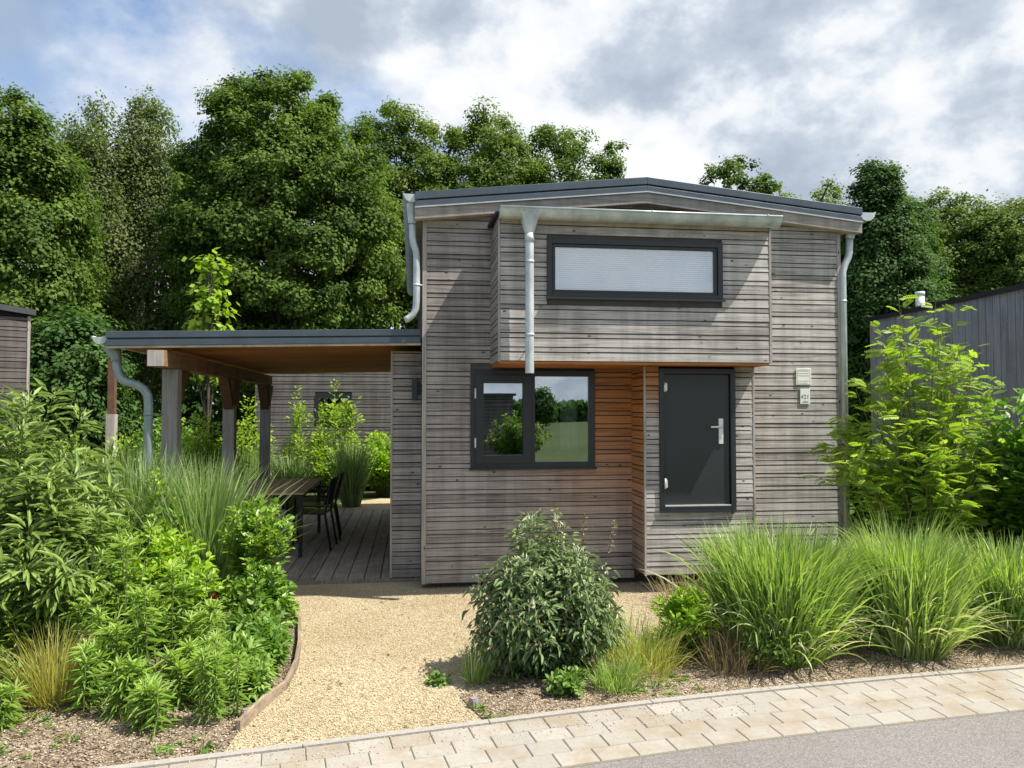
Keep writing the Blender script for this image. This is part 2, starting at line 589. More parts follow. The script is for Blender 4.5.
def smooth_line(n=240):
    xs = np.linspace(-13, 17, n)
    ys = np.interp(xs, kx, ky)
    k = np.ones(15) / 15
    yp = np.convolve(np.pad(ys, 7, mode='edge'), k, mode='valid')
    return np.stack([xs, yp], 1)


KL = smooth_line()
tang = unit(np.gradient(KL, axis=0))
nrm = np.stack([tang[:, 1], -tang[:, 0]], 1)           # towards the road


def offset(d):
    return KL + nrm * d


def kerb_y(x):
    return float(np.interp(x, KL[:, 0], KL[:, 1]))


def band(name, d0, d1, z0, z1, mat):
    A, B = offset(d0), offset(d1)
    n = len(A)
    V = np.concatenate([np.c_[A, np.full(n, z0)], np.c_[B, np.full(n, z1)]])
    i = np.arange(n - 1)
    F = np.stack([i, i + n, i + n + 1, i + 1], 1)
    return struct(npmesh(name, V, F, mat))


band('road', 0.60, 6.2, -0.004, -0.004, M['asphalt'])
band('road_verge', 6.2, 6.35, 0.0, 0.0, M['soil'])

# soil of the planting beds
bl = [(x, y - .02) for x, y in KL if -9 < x < -0.93]
LB = [(-0.935, 4.42), (-0.86, 4.75), (-0.783, 5.05), (-0.775, 5.45), (-0.81, 5.85), (-0.86, 6.2), (-0.90, 6.5), (-0.98, 6.72), (-1.15, 6.9), (-1.25, 7.2), (-1.28, 7.74)]
sheet('soil_bed', bl + LB + [(-2.6, 7.74), (-2.6, 14), (-9, 14)], 0.004, M['soil'])
br = [(x, y - .02) for x, y in KL if 0.33 < x < 12]
sheet('soil_bed', br + [(12, 12.5), (4.6, 12.5), (4.6, 7.2), (3.2, 6.6), (2.5, 6.0), (1.9, 5.75), (1.35, 5.62), (0.95, 5.5), (0.55, 5.3), (0.36, 5.0), (0.30, 4.75)], 0.008, M['soil'])
# gravel
bg_ = [(x, y - .02) for x, y in KL if -0.95 < x < 3.4]
sheet('path', bg_ + [(3.4, 7.0), (4.52, 7.4), (4.52, 8.2), (-1.3, 8.2), (-1.27, 7.2), (-1.15, 6.9), (-0.98, 6.72)] + LB[6::-1], 0.0, M['gravel'])
sheet('path', [(-2.7, 13.6), (0.5, 13.6), (0.6, 15.0), (-0.6, 15.4), (-1.4, 14.6), (-2.6, 14.3)], 0.012, M['gravel'])

# paver strip: concrete edging, then four courses of blocks dipping into a shallow channel
m, t, out = newmat('concrete_blocks')
p = N(t, 'ShaderNodeBsdfPrincipled', inp={'Roughness': 0.9, 'Specular IOR Level': 0.2})
tcn = N(t, 'ShaderNodeTexCoord')
at = N(t, 'ShaderNodeAttribute', attribute_name='rnd')
nz = N(t, 'ShaderNodeTexNoise', inp={'Scale': 45.0, 'Detail': 6.0, 'Roughness': 0.7})
pa = N(t, 'ShaderNodeTexNoise', inp={'Scale': 2.6, 'Detail': 6.0, 'Roughness': 0.65})
t.links.new(tcn.outputs['Object'], nz.inputs[0]); t.links.new(tcn.outputs['Object'], pa.inputs[0])
ad = N(t, 'ShaderNodeMath', operation='MULTIPLY_ADD', inp={1: 0.34})
t.links.new(at.outputs['Fac'], ad.inputs[0]); t.links.new(nz.outputs[0], ad.inputs[2])
rp = ramp(t, [(.30, (.27, .25, .22)), (1.05, (.375, .35, .31))])
t.links.new(ad.outputs[0], rp.inputs[0])
pr = ramp(t, [(.46, (0, 0, 0)), (.62, (1, 1, 1))])
t.links.new(pa.outputs[0], pr.inputs[0])
pm = N(t, 'ShaderNodeMixRGB', inp={2: (.26, .205, .135, 1)})
pf = N(t, 'ShaderNodeMath', operation='MULTIPLY', inp={1: 0.65})
t.links.new(pr.outputs[0], pf.inputs[0])
t.links.new(pf.outputs[0], pm.inputs[0]); t.links.new(rp.outputs[0], pm.inputs[1])
t.links.new(pm.outputs[0], p.inputs['Base Color'])
b = N(t, 'ShaderNodeBump', inp={'Strength': 0.4, 'Distance': 0.004})
t.links.new(nz.outputs[0], b.inputs['Height']); t.links.new(b.outputs[0], p.inputs['Normal'])
t.links.new(p.outputs[0], out.inputs[0])
M['paver'] = m
M['joint'] = groundmat('joint_sand', [(.3, (.19, .16, .12)), (.7, (.29, .25, .19))], 60.0, 0.5)
M['edging'] = groundmat('kerb_concrete', [(.3, (.27, .25, .225)), (.7, (.39, .365, .33))], 40.0, 0.4)

arc = np.r_[0, np.cumsum(np.linalg.norm(np.diff(KL, axis=0), axis=1))]


def at_arc(s, d):
    x, y = np.interp(s, arc, KL[:, 0]), np.interp(s, arc, KL[:, 1])
    nx, ny = np.interp(s, arc, nrm[:, 0]), np.interp(s, arc, nrm[:, 1])
    return (x + nx * d, y + ny * d)


band('pavement', 0.0, 0.615, 0.0155, -0.0025, M['joint'])
mb = MB()
zd = lambda d: .023 - .018 * d / .615
rows = [(0.054, 0.1885), (0.194, 0.3275), (0.333, 0.4665), (0.472, 0.606)]
rr = random.Random(3)
for k, (d0, d1) in enumerate(rows):
    s = 4.0 + (k % 2) * 0.108 + rr.uniform(0, .03)
    while s < 24:
        L = 0.215 + rr.uniform(-.003, .003)
        g = 0.0016 + rr.uniform(0, .001)
        mb.cur = rr.random()
        za_ = zd(d0) + rr.uniform(-.0006, .0006)
        zb = zd(d1) + rr.uniform(-.0006, .0006)
        q = [at_arc(s + g, d0), at_arc(s + L - g, d0), at_arc(s + L - g, d1), at_arc(s + g, d1)]
        b_ = [(x, y, -.05) for x, y in q]
        c_ = 0.004
        q2 = [at_arc(s + g + c_, d0 + c_), at_arc(s + L - g - c_, d0 + c_), at_arc(s + L - g - c_, d1 - c_), at_arc(s + g + c_, d1 - c_)]
        h_ = [za_, za_, zb, zb]
        md = [(x, y, z - .004) for (x, y), z in zip(q, h_)]
        tp = [(x, y, z) for (x, y), z in zip(q2, h_)]
        fs = [(8, 9, 10, 11)][::1]
        side = []
        for i in range(4):
            j = (i + 1) % 4
            side += [(i, j, 4 + j, 4 + i), (4 + i, 4 + j, 8 + j, 8 + i)]
        mb.add(b_ + md + tp, fs + side)
        s += L
pv = struct(mb.build('pavement', M['paver']))
mb = MB()
rr = random.Random(5)
s = 3.6
while s < 24.5:
    q = [at_arc(s + .003, 0.0), at_arc(s + .997, 0.0), at_arc(s + .997, .05), at_arc(s + .003, .05)]
    mid = [at_arc(s + .5, 0.0), at_arc(s + .5, 0.05)]
    mb.cur = rr.random()
    poly = [q[0], mid[0], q[1], q[2], mid[1], q[3]]
    mb.prism([(x, y, -.05) for x, y in poly], (0, 0, .079))
    s += 1.0
struct(mb.build('kerb', M['edging']))

# ------------------------------------------------------------------ the house
X0, X1, YW = 0.12, 4.50, 7.65
BX0, BX1, BY = 0.775, 3.39, 6.92           # upper bay
DX0, DX1, DY = 2.22, 3.335, 7.19          # projecting block with the door
PEAKX, EAVE, PEAK = 2.36, 3.62, 3.86


def underside(x):
    return EAVE + (PEAK - EAVE) * (1 - abs(x - PEAKX) / 2.36)


house = thing('tiny_house', 'two storey grey timber clad tiny house with dark door and projecting upper bay', 'house', HB)
WIN = (0.575, 1.833, 1.177, 2.152)
BWIN = (1.222, 2.905, 2.785, 3.335)
DOOR = (2.367, 3.135, 0.775, 2.158)

mb = MB(); clad(mb, 'X', X0 + .022, X1 - .02, 0.06, 3.9, YW, -1, holes=[WIN, (DX0 + .02, X1, 0.0, 9), (BX0 + .03, X1, 2.22, 9)], top=lambda x: underside(x) + .08, seed=11)
wall = mb.build('wall', M['clad_main'], house)
mb = MB(); clad(mb, 'X', DX0 + .021, X1 - .02, 0.06, 3.9, YW, -1, holes=[(DX0, DX1 - .02, 0.1, 2.2), (DX0, BX1 - .03, 2.2, 3.5)], top=lambda x: underside(x) + .08, seed=15)
mb.build('wall', M['clad'], house)
mb = MB(); clad(mb, 'X', BX0 + .03, DX0 + .02, 3.5, 3.9, YW, -1, top=lambda x: underside(x) + .08, seed=16)
mb.build('wall', M['clad'], house)
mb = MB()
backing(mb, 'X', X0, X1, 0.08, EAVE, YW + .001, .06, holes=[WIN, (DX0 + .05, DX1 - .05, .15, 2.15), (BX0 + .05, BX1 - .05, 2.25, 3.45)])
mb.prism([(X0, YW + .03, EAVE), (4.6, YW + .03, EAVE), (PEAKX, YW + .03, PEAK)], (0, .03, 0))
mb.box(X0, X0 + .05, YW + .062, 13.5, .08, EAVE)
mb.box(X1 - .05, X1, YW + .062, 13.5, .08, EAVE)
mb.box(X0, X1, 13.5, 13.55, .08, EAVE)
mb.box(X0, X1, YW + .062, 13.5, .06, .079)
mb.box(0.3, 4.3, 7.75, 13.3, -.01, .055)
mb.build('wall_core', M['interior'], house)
# side walls
mb = MB(); clad(mb, 'Y', YW, 13.5, 0.06, EAVE, X0 - .001, -1, seed=12); mb.build('side_cladding', M['clad_side'], house)
mb = MB(); clad(mb, 'Y', YW, 13.5, 0.06, EAVE, X1 + .001, 1, seed=13); mb.build('side_cladding', M['clad_side'], house)
mb = MB(); clad(mb, 'X', X0, X1, 0.06, EAVE, 13.551, 1, seed=14)
mb.build('side_cladding', M['clad_side'], house)
mb = MB()
mb.box(X0 - .022, X0 + .020, YW - .026, YW - .001, .05, 3.63)
mb.build('corner_trim', M['trim'], house, bevel=.002)
mb = MB()
mb.box(X1 - .018, X1 + .022, YW - .026, YW - .001, .05, 3.63)
mb.build('corner_trim', M['trim'], house, bevel=.002)

# bay
bay = MB(); clad(bay, 'X', BX0 + .018, BX1 - .022, 2.205, 3.50, BY + .02, -1, holes=[BWIN], zstart=2.205, seed=21)
bayo = bay.build('upper_bay', M['clad'], house)
mb = MB(); clad(mb, 'Y', BY + .02, YW - .021, 2.205, 3.52, BX0 + .02, -1, zstart=2.205, seed=22)
mb.build('side_cladding', M['clad_side'], bayo)
mb = MB(); clad(mb, 'Y', BY + .02, YW - .021, 2.205, 3.52, BX1 - .02, 1, zstart=2.205, seed=23)
mb.build('side_cladding', M['clad_side'], bayo)
mb = MB()
backing(mb, 'X', BX0 + .03, BX1 - .03, 2.25, 3.5, BY + .022, .05, holes=[BWIN])
mb.box(BX0 + .022, BX0 + .06, BY + .074, YW, 2.25, 3.5)
mb.box(BX1 - .06, BX1 - .022, BY + .074, YW, 2.25, 3.5)
mb.build('wall_core', M['interior'], bayo)
mb = MB()
rr = random.Random(9)
y = BY + .022
while y < YW - .03:
    mb.cur = rr.random()
    mb.box(BX0 + .01, BX1 - .022, y, min(y + .112, YW - .022), 2.178, 2.2)
    y += .118
mb.cur = .8
mb.box(BX0 + .012, BX1 - .024, BY + .006, BY + .018, 2.176, 2.2)
mb.build('soffit', M['soffit'], bayo)
mb = MB()
mb.box(BX0 - .002, BX0 + .016, BY - .006, BY + .02, 2.195, 3.5)
mb.build('corner_trim', M['trim'], bayo, bevel=.002)
mb = MB()
mb.box(BX1 - .020, BX1 + .004, BY - .006, BY + .02, 2.195, 3.5)
mb.build('corner_trim', M['trim'], bayo, bevel=.002)
mb = MB()
mb.hexa([(BX0 - .03, BY - .04, 3.525), (BX1 + .03, BY - .04, 3.525), (BX1 + .03, YW - .03, 3.575), (BX0 - .03, YW - .03, 3.575),
         (BX0 - .03, BY - .04, 3.56), (BX1 + .03, BY - .04, 3.56), (BX1 + .03, YW - .03, 3.61), (BX0 - .03, YW - .03, 3.61)])
mb.build('bay_roof', M['membrane'], bayo)
mb = MB()
mb.cur = .7
mb.box(BX0 + .03, BX1 - .03, BY - .012, BY + .018, 3.46, 3.522)
mb.build('eave_board', M['eave'], bayo)

# door block
blk = MB(); clad(blk, 'X', DX0 + .018, DX1 - .02, 0.175, 2.175, DY + .02, -1, holes=[DOOR], zstart=0.175, seed=31)
blko = blk.build('door_block', M['clad_box'], house)
mb = MB(); clad(mb, 'Y', DY + .02, YW - .021, 0.175, 2.175, DX0 + .02, -1, zstart=0.175, seed=32)
mb.build('side_cladding', M['clad_return'], blko)
mb = MB(); clad(mb, 'Y', DY + .02, YW - .021, 0.175, 2.175, DX1 - .02, 1, zstart=0.175, seed=33)
mb.build('side_cladding', M['clad_return'], blko)
mb = MB()
backing(mb, 'X', DX0 + .03, DX1 - .03, .185, 2.175, DY + .022, .05, holes=[DOOR])
mb.box(DX0 + .022, DX0 + .06, DY + .074, YW, .185, 2.175)
mb.box(DX1 - .06, DX1 - .022, DY + .074, YW, .185, 2.175)
mb.box(DX0 + .022, DX1 - .022, DY + .03, YW, .165, .184)
mb.build('wall_core', M['membrane'], blko)
mb = MB()
mb.box(DX0 - .003, DX0 + .016, DY - .006, DY + .02, .168, 2.176)
mb.build('corner_trim', M['trim'], blko, bevel=.002)
mb = MB()
mb.box(DX1 - .018, DX1 + .003, DY - .006, DY + .02, .168, 2.176)
mb.build('corner_trim', M['trim'], blko, bevel=.002)

# door
x0, x1, z0, z1 = DOOR
mb = MB(); rectframe(mb, x0, x1, z0, z1, .052, DY - .022, DY + .06, wb=.052)
doorf = mb.build('door_frame', M['anthracite'], house, bevel=.003)
mb = MB(); mb.box(x0 + .056, x1 - .056, DY + .004, DY + .05, z0 + .067, z1 - .056)
door = mb.build('door', M['door'], house, bevel=.003)
mb = MB(); mb.box(x0 + .052, x1 - .052, DY - .018, DY + .02, z0 + .053, z0 + .064)
mb.build('threshold', M['steel'], doorf)
mb = MB(); mb.box(x0 - .006, x1 + .006, DY - .036, DY - .0225, z0 - .004, z0 + .010)
mb.build('sill', M['anthracite'], doorf)
mb = MB()
mb.box(2.966, 3.012, DY - .010, DY + .0035, 1.425, 1.672)
mb.tube([(2.989, DY - .008, 1.592), (2.989, DY - .048, 1.592), (2.975, DY - .056, 1.592), (2.868, DY - .056, 1.590)], .011, 10)
mb.tube([(2.989, DY - .016, 1.495), (2.989, DY + .003, 1.495)], .014, 12)
mb.build('handle', M['steel'], door, bevel=.002)
for z in (1.93, 1.00):
    mb = MB()
    mb.tube([(x0 + .050, DY - .028, z), (x0 + .050, DY - .028, z + .095)], .0085, 8)
    mb.box(x0 + .052, x0 + .075, DY - .0255, DY - .0225, z + .01, z + .085)
    mb.build('hinge', M['steel'], door)

# lower window: a casement and a fixed light
x0, x1, z0, z1 = WIN
Wy = YW - .02
mb = MB()
rectframe(mb, x0, x1, z0, z1, .06, Wy - .025, Wy + .06)
mb.box(1.178, 1.222, Wy - .024, Wy + .059, z0 + .06, z1 - .06)
win = mb.build('window', M['anthracite'], house, bevel=.003)
mb = MB(); rectframe(mb, x0 + .048, 1.182, z0 + .048, z1 - .048, .082, Wy - .040, Wy - .0255)
rectframe(mb, x0 + .066, 1.172, z0 + .066, z1 - .066, .064, Wy - .0255, Wy + .04)
sash = mb.build('sash', M['anthracite'], win, bevel=.003)
mb = MB(); mb.box(x0 + .128, 1.110, Wy - .006, Wy + .004, z0 + .128, z1 - .128)
mb.build('pane', M['glass'], win)
mb = MB(); mb.box(1.221, x1 - .058, Wy + .002, Wy + .012, z0 + .058, z1 - .058)
mb.build('pane', M['glass'], win)
mb = MB()
for k in range(7):
    xa = 1.50 + k * .026
    mb.hexa([(xa, Wy + .10 + .012 * (k % 2), 1.33), (xa + .026, Wy + .10 + .012 * ((k + 1) % 2), 1.33), (xa + .026, Wy + .104 + .012 * ((k + 1) % 2), 1.33), (xa, Wy + .104 + .012 * (k % 2), 1.33),
             (xa, Wy + .10 + .012 * (k % 2), 1.95), (xa + .026, Wy + .10 + .012 * ((k + 1) % 2), 1.95), (xa + .026, Wy + .104 + .012 * ((k + 1) % 2), 1.95), (xa, Wy + .104 + .012 * (k % 2), 1.95)])
mb.build('curtain', M['curtain'], win)
for z in (1.38, 1.87):
    mb = MB(); mb.tube([(x0 + .047, Wy - .043, z), (x0 + .047, Wy - .043, z + .1)], .0085, 8)
    mb.build('hinge', M['steel'], win)
mb = MB(); mb.box(x0 - .015, x1 + .015, YW - .065, YW - .0455, z0 - .016, z0 + .004)
mb.build('sill', M['anthracite'], win)

# bay window with a blind
x0, x1, z0, z1 = BWIN
mb = MB(); rectframe(mb, x0, x1, z0, z1, .05, BY - .022, BY + .06)
bwin = mb.build('window', M['anthracite'], house, bevel=.003)
mb = MB(); rectframe(mb, x0 + .054, x1 - .054, z0 + .052, z1 - .052, .024, BY - .008, BY + .05)
mb.build('sash', M['anthracite'], bwin, bevel=.002)
mb = MB(); mb.box(x0 + .075, x1 - .075, BY + .012, BY + .02, z0 + .075, z1 - .075)
mb.build('pane', M['glassup'], bwin)
mb = MB()
z = z0 + .06
while z < z1 - .06:
    mb.hexa([(x0 + .07, BY + .040, z), (x1 - .07, BY + .040, z), (x1 - .07, BY + .046, z), (x0 + .07, BY + .046, z),
             (x0 + .07, BY + .052, z + .0185), (x1 - .07, BY + .052, z + .0185), (x1 - .07, BY + .058, z + .0185), (x0 + .07, BY + .058, z + .0185)])
    z += .0195
mb.build('blind', M['blind'], bwin)
mb = MB(); mb.box(x0 - .012, x1 + .012, BY - .05, BY - .0225, z0 - .014, z0 + .004)
mb.build('sill', M['anthracite'], bwin)

# roof
RF = 7.505                                    # front of the roof edge


def roofstrip(mb, zo0, zo1, yf, yb, ex=0.0):
    """a band along both slopes, zo measured from the underside line"""
    xl, xr = 0.02 - ex, 4.70 + ex
    zl, zr, zp = underside(xl), underside(xr), PEAK
    for (a, za_, b, zb) in ((xl, zl, PEAKX, zp), (PEAKX, zp, xr, zr)):
        mb.hexa([(a, yf, za_ + zo0), (b, yf, zb + zo0), (b, yb, zb + zo0), (a, yb, za_ + zo0),
                 (a, yf, za_ + zo1), (b, yf, zb + zo1), (b, yb, zb + zo1), (a, yb, za_ + zo1)])


mb = MB(); roofstrip(mb, .10, .238, RF + .03, 13.7)
roof = mb.build('roof', M['rooftop'], house)
mb = MB(); roofstrip(mb, .188, .262, RF - .012, RF + .05); roofstrip(mb, .172, .188, RF + .012, RF + .029); roofstrip(mb, .116, .172, RF - .008, RF + .029)
mb.build('roof_edge', M['roofmetal'], roof, bevel=.004)
mb = MB(); roofstrip(mb, .104, .1165, RF - .018, RF + .029)
mb.build('drip_edge', M['drip'], roof)
mb = MB(); mb.cur = .6; roofstrip(mb, .0, .103, RF + .002, RF + .028)
mb.build('fascia', M['fascia'], roof)
mb = MB(); mb.cur = .7; roofstrip(mb, -.004, .0, RF + .003, RF + .030); roofstrip(mb, .002, .012, RF + .0285, YW - .024)
mb.build('eave_board', M['eave'], roof)
mb = MB(); mb.cur = .5; roofstrip(mb, .06, .10, YW - .03, 13.6, ex=.0)
mb.build('soffit', M['eave'], roof)


def halfgutter(mb, p0, p1, r, side, th=.004, n=14):
    """open half round gutter from p0 to p1 (the ends' top centre); side: horizontal unit vector across"""
    p0, p1, side = Vector(p0), Vector(p1), Vector(side)
    vs, fs = [], []
    for p in (p0, p1):
        for rad in (r, r - th):
            for k in range(n + 1):
                q = math.pi * k / n
                vs.append(p + side * (math.cos(q) * rad) + Vector((0, 0, -math.sin(q) * rad)))
    m_ = n + 1
    for k in range(n):
        fs.append((k, k + 1, 2 * m_ + k + 1, 2 * m_ + k))
        fs.append((m_ + k + 1, m_ + k, 3 * m_ + k, 3 * m_ + k + 1))
    mb.add(vs, fs, True)
    mb.add([vs[0], vs[m_], vs[2 * m_], vs[3 * m_]], [(0, 1, 3, 2)])
    mb.add([vs[n], vs[m_ + n], vs[2 * m_ + n], vs[3 * m_ + n]], [(0, 1, 3, 2)])
    for o in (0, 2 * m_):                                        # end plates
        mb.add(vs[o:o + m_], [tuple(range(m_))])
    mb.tube([p0 + side * r, p1 + side * r], .0095, 8)            # rolled lip


# bay gutter with its hanging pipe
gz = 3.566
mb = MB(); halfgutter(mb, (BX0 - .0, BY - .10, gz), (BX1 + .032, BY - .10, gz - .006), .088, (0, -1, 0))
for gx in (2.16, 3.27):
    for k in range(1):
        halfgutter(mb, (gx, BY - .10, gz), (gx + .012, BY - .10, gz), .091, (0, -1, 0), th=.002)
gut = mb.build('gutter', M['zinc'], house)


def funnel(mb, c, wtop, h, r):
    x, y, z = c
    a, d = wtop, .075
    n = 12
    top, bot = [], []
    for k in range(n):
        q = 2 * math.pi * (k + .5) / n
        cx, cy = math.cos(q), math.sin(q)
        s_ = 1 / max(abs(cx), abs(cy))
        top.append((x + a * cx * s_, y + d * cy * s_, z))
        bot.append((x + r * cx, y + r * cy, z - h))
    mb.add(top + bot, [(i, (i + 1) % n, n + (i + 1) % n, n + i) for i in range(n)], False)


px_ = 1.045
gy = BY - .11
mb = MB()
funnel(mb, (px_, gy, gz - .035), .086, .19, .043)
mb.tube([(px_, gy, gz - .22), (px_, gy, gz - .30)], .045, 14)
mb.tube([(px_, gy, gz - .28), (px_, gy, 2.085)], .040, 16, cap=False)
mb.tube([(px_, gy, 2.100), (px_, gy, 2.10)], .036, 16)
dpipe = mb.build('downpipe', M['zinc'], house)
mb = MB()
for z in (3.08, 2.42):
    mb = MB()
    mb.tube([(px_, gy, z), (px_, gy, z + .022)], .0435, 16)
    mb.tube([(px_ + .02, gy + .03, z + .011), (px_ + .05, gy + .062, z + .011), (px_ + .06, BY - .002, z + .011)], .006, 6)
    mb.build('bracket', M['zinc'], dpipe)

# eave gutters, seen end on, and their pipes
mb = MB(); halfgutter(mb, (-.008, RF + .012, 3.868), (-.008, 13.7, 3.855), .080, (-1, 0, 0))
mb.build('gutter', M['zinc'], house)
mb = MB(); halfgutter(mb, (4.775, RF + .02, 3.845), (4.775, 13.7, 3.83), .088, (1, 0, 0))
mb.build('gutter', M['zinc'], house)
mb = MB()
yy = YW - .02
mb.tube([(-.006, yy, 3.795), (-.004, yy, 3.66), (-.004, yy, 3.60)], [.060, .048, .042], 14, cap=False)
mb.tube([(-.004, yy, 3.66), (-.002, yy, 3.47), (.006, yy, 3.41), (.032, yy, 3.33), (.040, yy, 3.27), (.040, yy, 2.85), (.034, yy, 2.76), (.010, yy, 2.70), (-.04, yy, 2.655), (-.075, yy, 2.64)], .034, 14)
dl = mb.build('downpipe', M['zinc'], house)
mb = MB()
for z in (2.98,):
    mb.tube([(.04, yy, z), (.04, yy, z + .022)], .038, 14)
    mb.tube([(.07, yy, z + .01), (.1, yy, z + .01)], .006, 6)
mb.build('bracket', M['zinc'], dl)
mb = MB()
xr_ = 4.545
mb.tube([(4.69, yy, 3.775), (4.655, yy, 3.70), (4.63, yy, 3.58)], [.085, .06, .042], 14, cap=False)
mb.tube([(4.63, yy, 3.60), (4.625, yy, 3.44), (4.61, yy, 3.38), (4.57, yy, 3.30), (xr_, yy, 3.22), (xr_, yy, .1)], .036, 14)
dr = mb.build('downpipe', M['zinc'], house)
mb = MB()
for z in (2.9, 1.2):
    mb = MB()
    mb.tube([(xr_, yy, z), (xr_, yy, z + .022)], .040, 14)
    mb.tube([(xr_ - .03, yy, z + .01), (xr_ - .07, yy, z + .01)], .006, 6)
    mb.build('bracket', M['zinc'], dr)

# narrow side closet under the porch roof
clo = thing('storage_closet', 'narrow grey timber clad closet wall between deck and house, under the porch roof', 'closet', (-.2, 8.0, 0.04))
mb = MB(); clad(mb, 'X', -.194, .094, 0.05, 2.36, 8.02, -1, zstart=.05, seed=41, joint=0)
mb.build('wall', M['closetclad'], clo)
mb = MB(); clad(mb, 'Y', 8.02, 8.95, 0.05, 2.33, -.194, -1, seed=42); mb.build('side_cladding', M['clad_side'], clo)
mb = MB(); mb.box(-.192, .096, 8.022, 8.95, .045, 2.33); mb.build('wall_core', M['membrane'], clo)
mb = MB(); mb.box(-.217, -.196, 7.994, 8.02, .045, 2.36); mb.build('corner_trim', M['trim'], clo)

# signs and lamp
pl = thing('information_plate', 'square cream plate with faint lines, upper of two plates on the right wall', 'sign', (4.08, YW - .03, 2.1))
mb = MB(); mb.box(4.0, 4.167, YW - .034, YW - .026, 2.017, 2.192); mb.build('panel', M['platewarm'], pl, bevel=.002)
mb = MB()
for z in (2.165, 2.14, 2.115, 2.06, 2.04):
    mb.box(4.02, 4.145 - (z * 37 % 1) * .03, YW - .0355, YW - .0345, z, z + .006)
rectframe(mb, 4.012, 4.155, 2.027, 2.182, .003, YW - .0355, YW - .0345)
mb.build('lettering', M['inkpale'], pl)


def text_mesh(name, s, size, loc, mat, parent):
    cu = bpy.data.curves.new(name, 'FONT')
    cu.body = s; cu.size = size; cu.align_x = 'CENTER'; cu.extrude = .0006
    tmp = bpy.data.objects.new(name + '_tmp', cu)
    COL.objects.link(tmp)
    dg = bpy.context.evaluated_depsgraph_get()
    me = bpy.data.meshes.new_from_object(tmp.evaluated_get(dg))
    bpy.data.objects.remove(tmp)
    me.transform(Matrix.Translation(Vector(loc) - Vector(parent_base(parent))) @ Matrix.Rotation(R(90), 4, 'X'))
    me.materials.clear(); me.materials.append(mat)
    o = bpy.data.objects.new(name, me); COL.objects.link(o); o.parent = parent
    return o


pl = thing('house_number_plate', 'small white house number plate reading 421, below the square plate', 'sign', (4.097, YW - .03, 1.9))
mb = MB(); mb.box(4.043, 4.152, YW - .034, YW - .026, 1.817, 1.977); mb.build('panel', M['plate'], pl, bevel=.002)
text_mesh('number', '421', .062, (4.097, YW - .0352, 1.875), M['ink'], pl)
mb = MB()
mb.prism([(4.06, YW - .035, 1.832), (4.135, YW - .035, 1.832), (4.128, YW - .035, 1.85), (4.11, YW - .035, 1.845), (4.095, YW - .035, 1.856), (4.075, YW - .035, 1.848)], (0, .0008, 0))
mb.build('emblem', M['inkgreen'], pl)
lam = thing('wall_lamp', 'slim black wall lamp on the closet wall beside the deck', 'lamp', (.045, 7.98, 1.96))
mb = MB(); mb.box(.000, .055, 7.905, 7.975, 1.855, 2.085); mb.build('lamp_body', M['anthracite'], lam, bevel=.004)
mb = MB(); mb.box(.062, .088, 7.965, 7.996, 1.91, 2.03); mb.box(.055, .0615, 7.95, 7.975, 1.95, 2.0); mb.box(.0615, .07, 7.95, 7.975, 1.95, 2.0); mb.build('mount', M['anthracite'], lam)

# ------------------------------------------------------------------ deck and porch
mb = MB()
rr = random.Random(17)
x = -2.62
while x < .1:
    mb.cur = rr.random()
    j = rr.uniform(-.0012, .0012)
    mb.box(x + .003, min(x + .158, .11), 8.02, 13.6, .012, .042 + j)
    x += .165
deck = struct(mb.build('deck', M['deck'], bevel=.002))
mb = MB(); mb.cur = .4
mb.box(-2.62, .11, 7.99, 8.017, -.05, .036)
struct(mb.build('deck_edge', M['clad_side']))

porch = thing('porch_roof', 'lean-to porch roof on timber posts with dark metal edge, covering the deck', 'porch', (-2.4, 8.1, 0.04))
PXL, PXR, PF, PB = -2.88, .085, 7.70, 13.6
zl, zr = 2.362, 2.424


def pstrip(mb, o0, o1, yf, yb, xl=PXL, xr=PXR):
    a, b = zl + (zr - zl) * (xl - PXL) / (PXR - PXL), zl + (zr - zl) * (xr - PXL) / (PXR - PXL)
    mb.hexa([(xl, yf, a + o0), (xr, yf, b + o0), (xr, yb, b + o0), (xl, yb, a + o0),
             (xl, yf, a + o1), (xr, yf, b + o1), (xr, yb, b + o1), (xl, yb, a + o1)])


mb = MB(); pstrip(mb, .02, .115, PF + .03, PB)
proof = mb.build('roof', M['rooftop'], porch)
mb = MB(); pstrip(mb, .074, .138, PF - .012, PF + .05); pstrip(mb, .06, .074, PF + .012, PF + .029); pstrip(mb, .0, .06, PF - .008, PF + .029)
mb.build('roof_edge', M['roofmetal'], proof, bevel=.004)
mb = MB(); mb.cur = .9; pstrip(mb, -.022, -.001, PF + .002, PF + .028)
mb.build('eave_board', M['eave'], proof)
mb = MB()
y = PF + .032
rr = random.Random(4)
while y < PB:
    mb.cur = rr.random()
    pstrip(mb, .0, .018, y, min(y + .135, PB), xl=PXL + .05)
    y += .139
mb.build('soffit', M['soffit'], proof)
mb = MB(); mb.cur = .5
mb.box(-2.475, -2.325, 7.615, 13.3, 2.167, 2.322)
beam = mb.build('beam', M['beam'], porch, bevel=.006)
mb = MB(); mb.cur = .8; mb.box(-2.472, -2.328, 7.604, 7.614, 2.17, 2.319); mb.build('beam_end', M['beam_end'], beam)
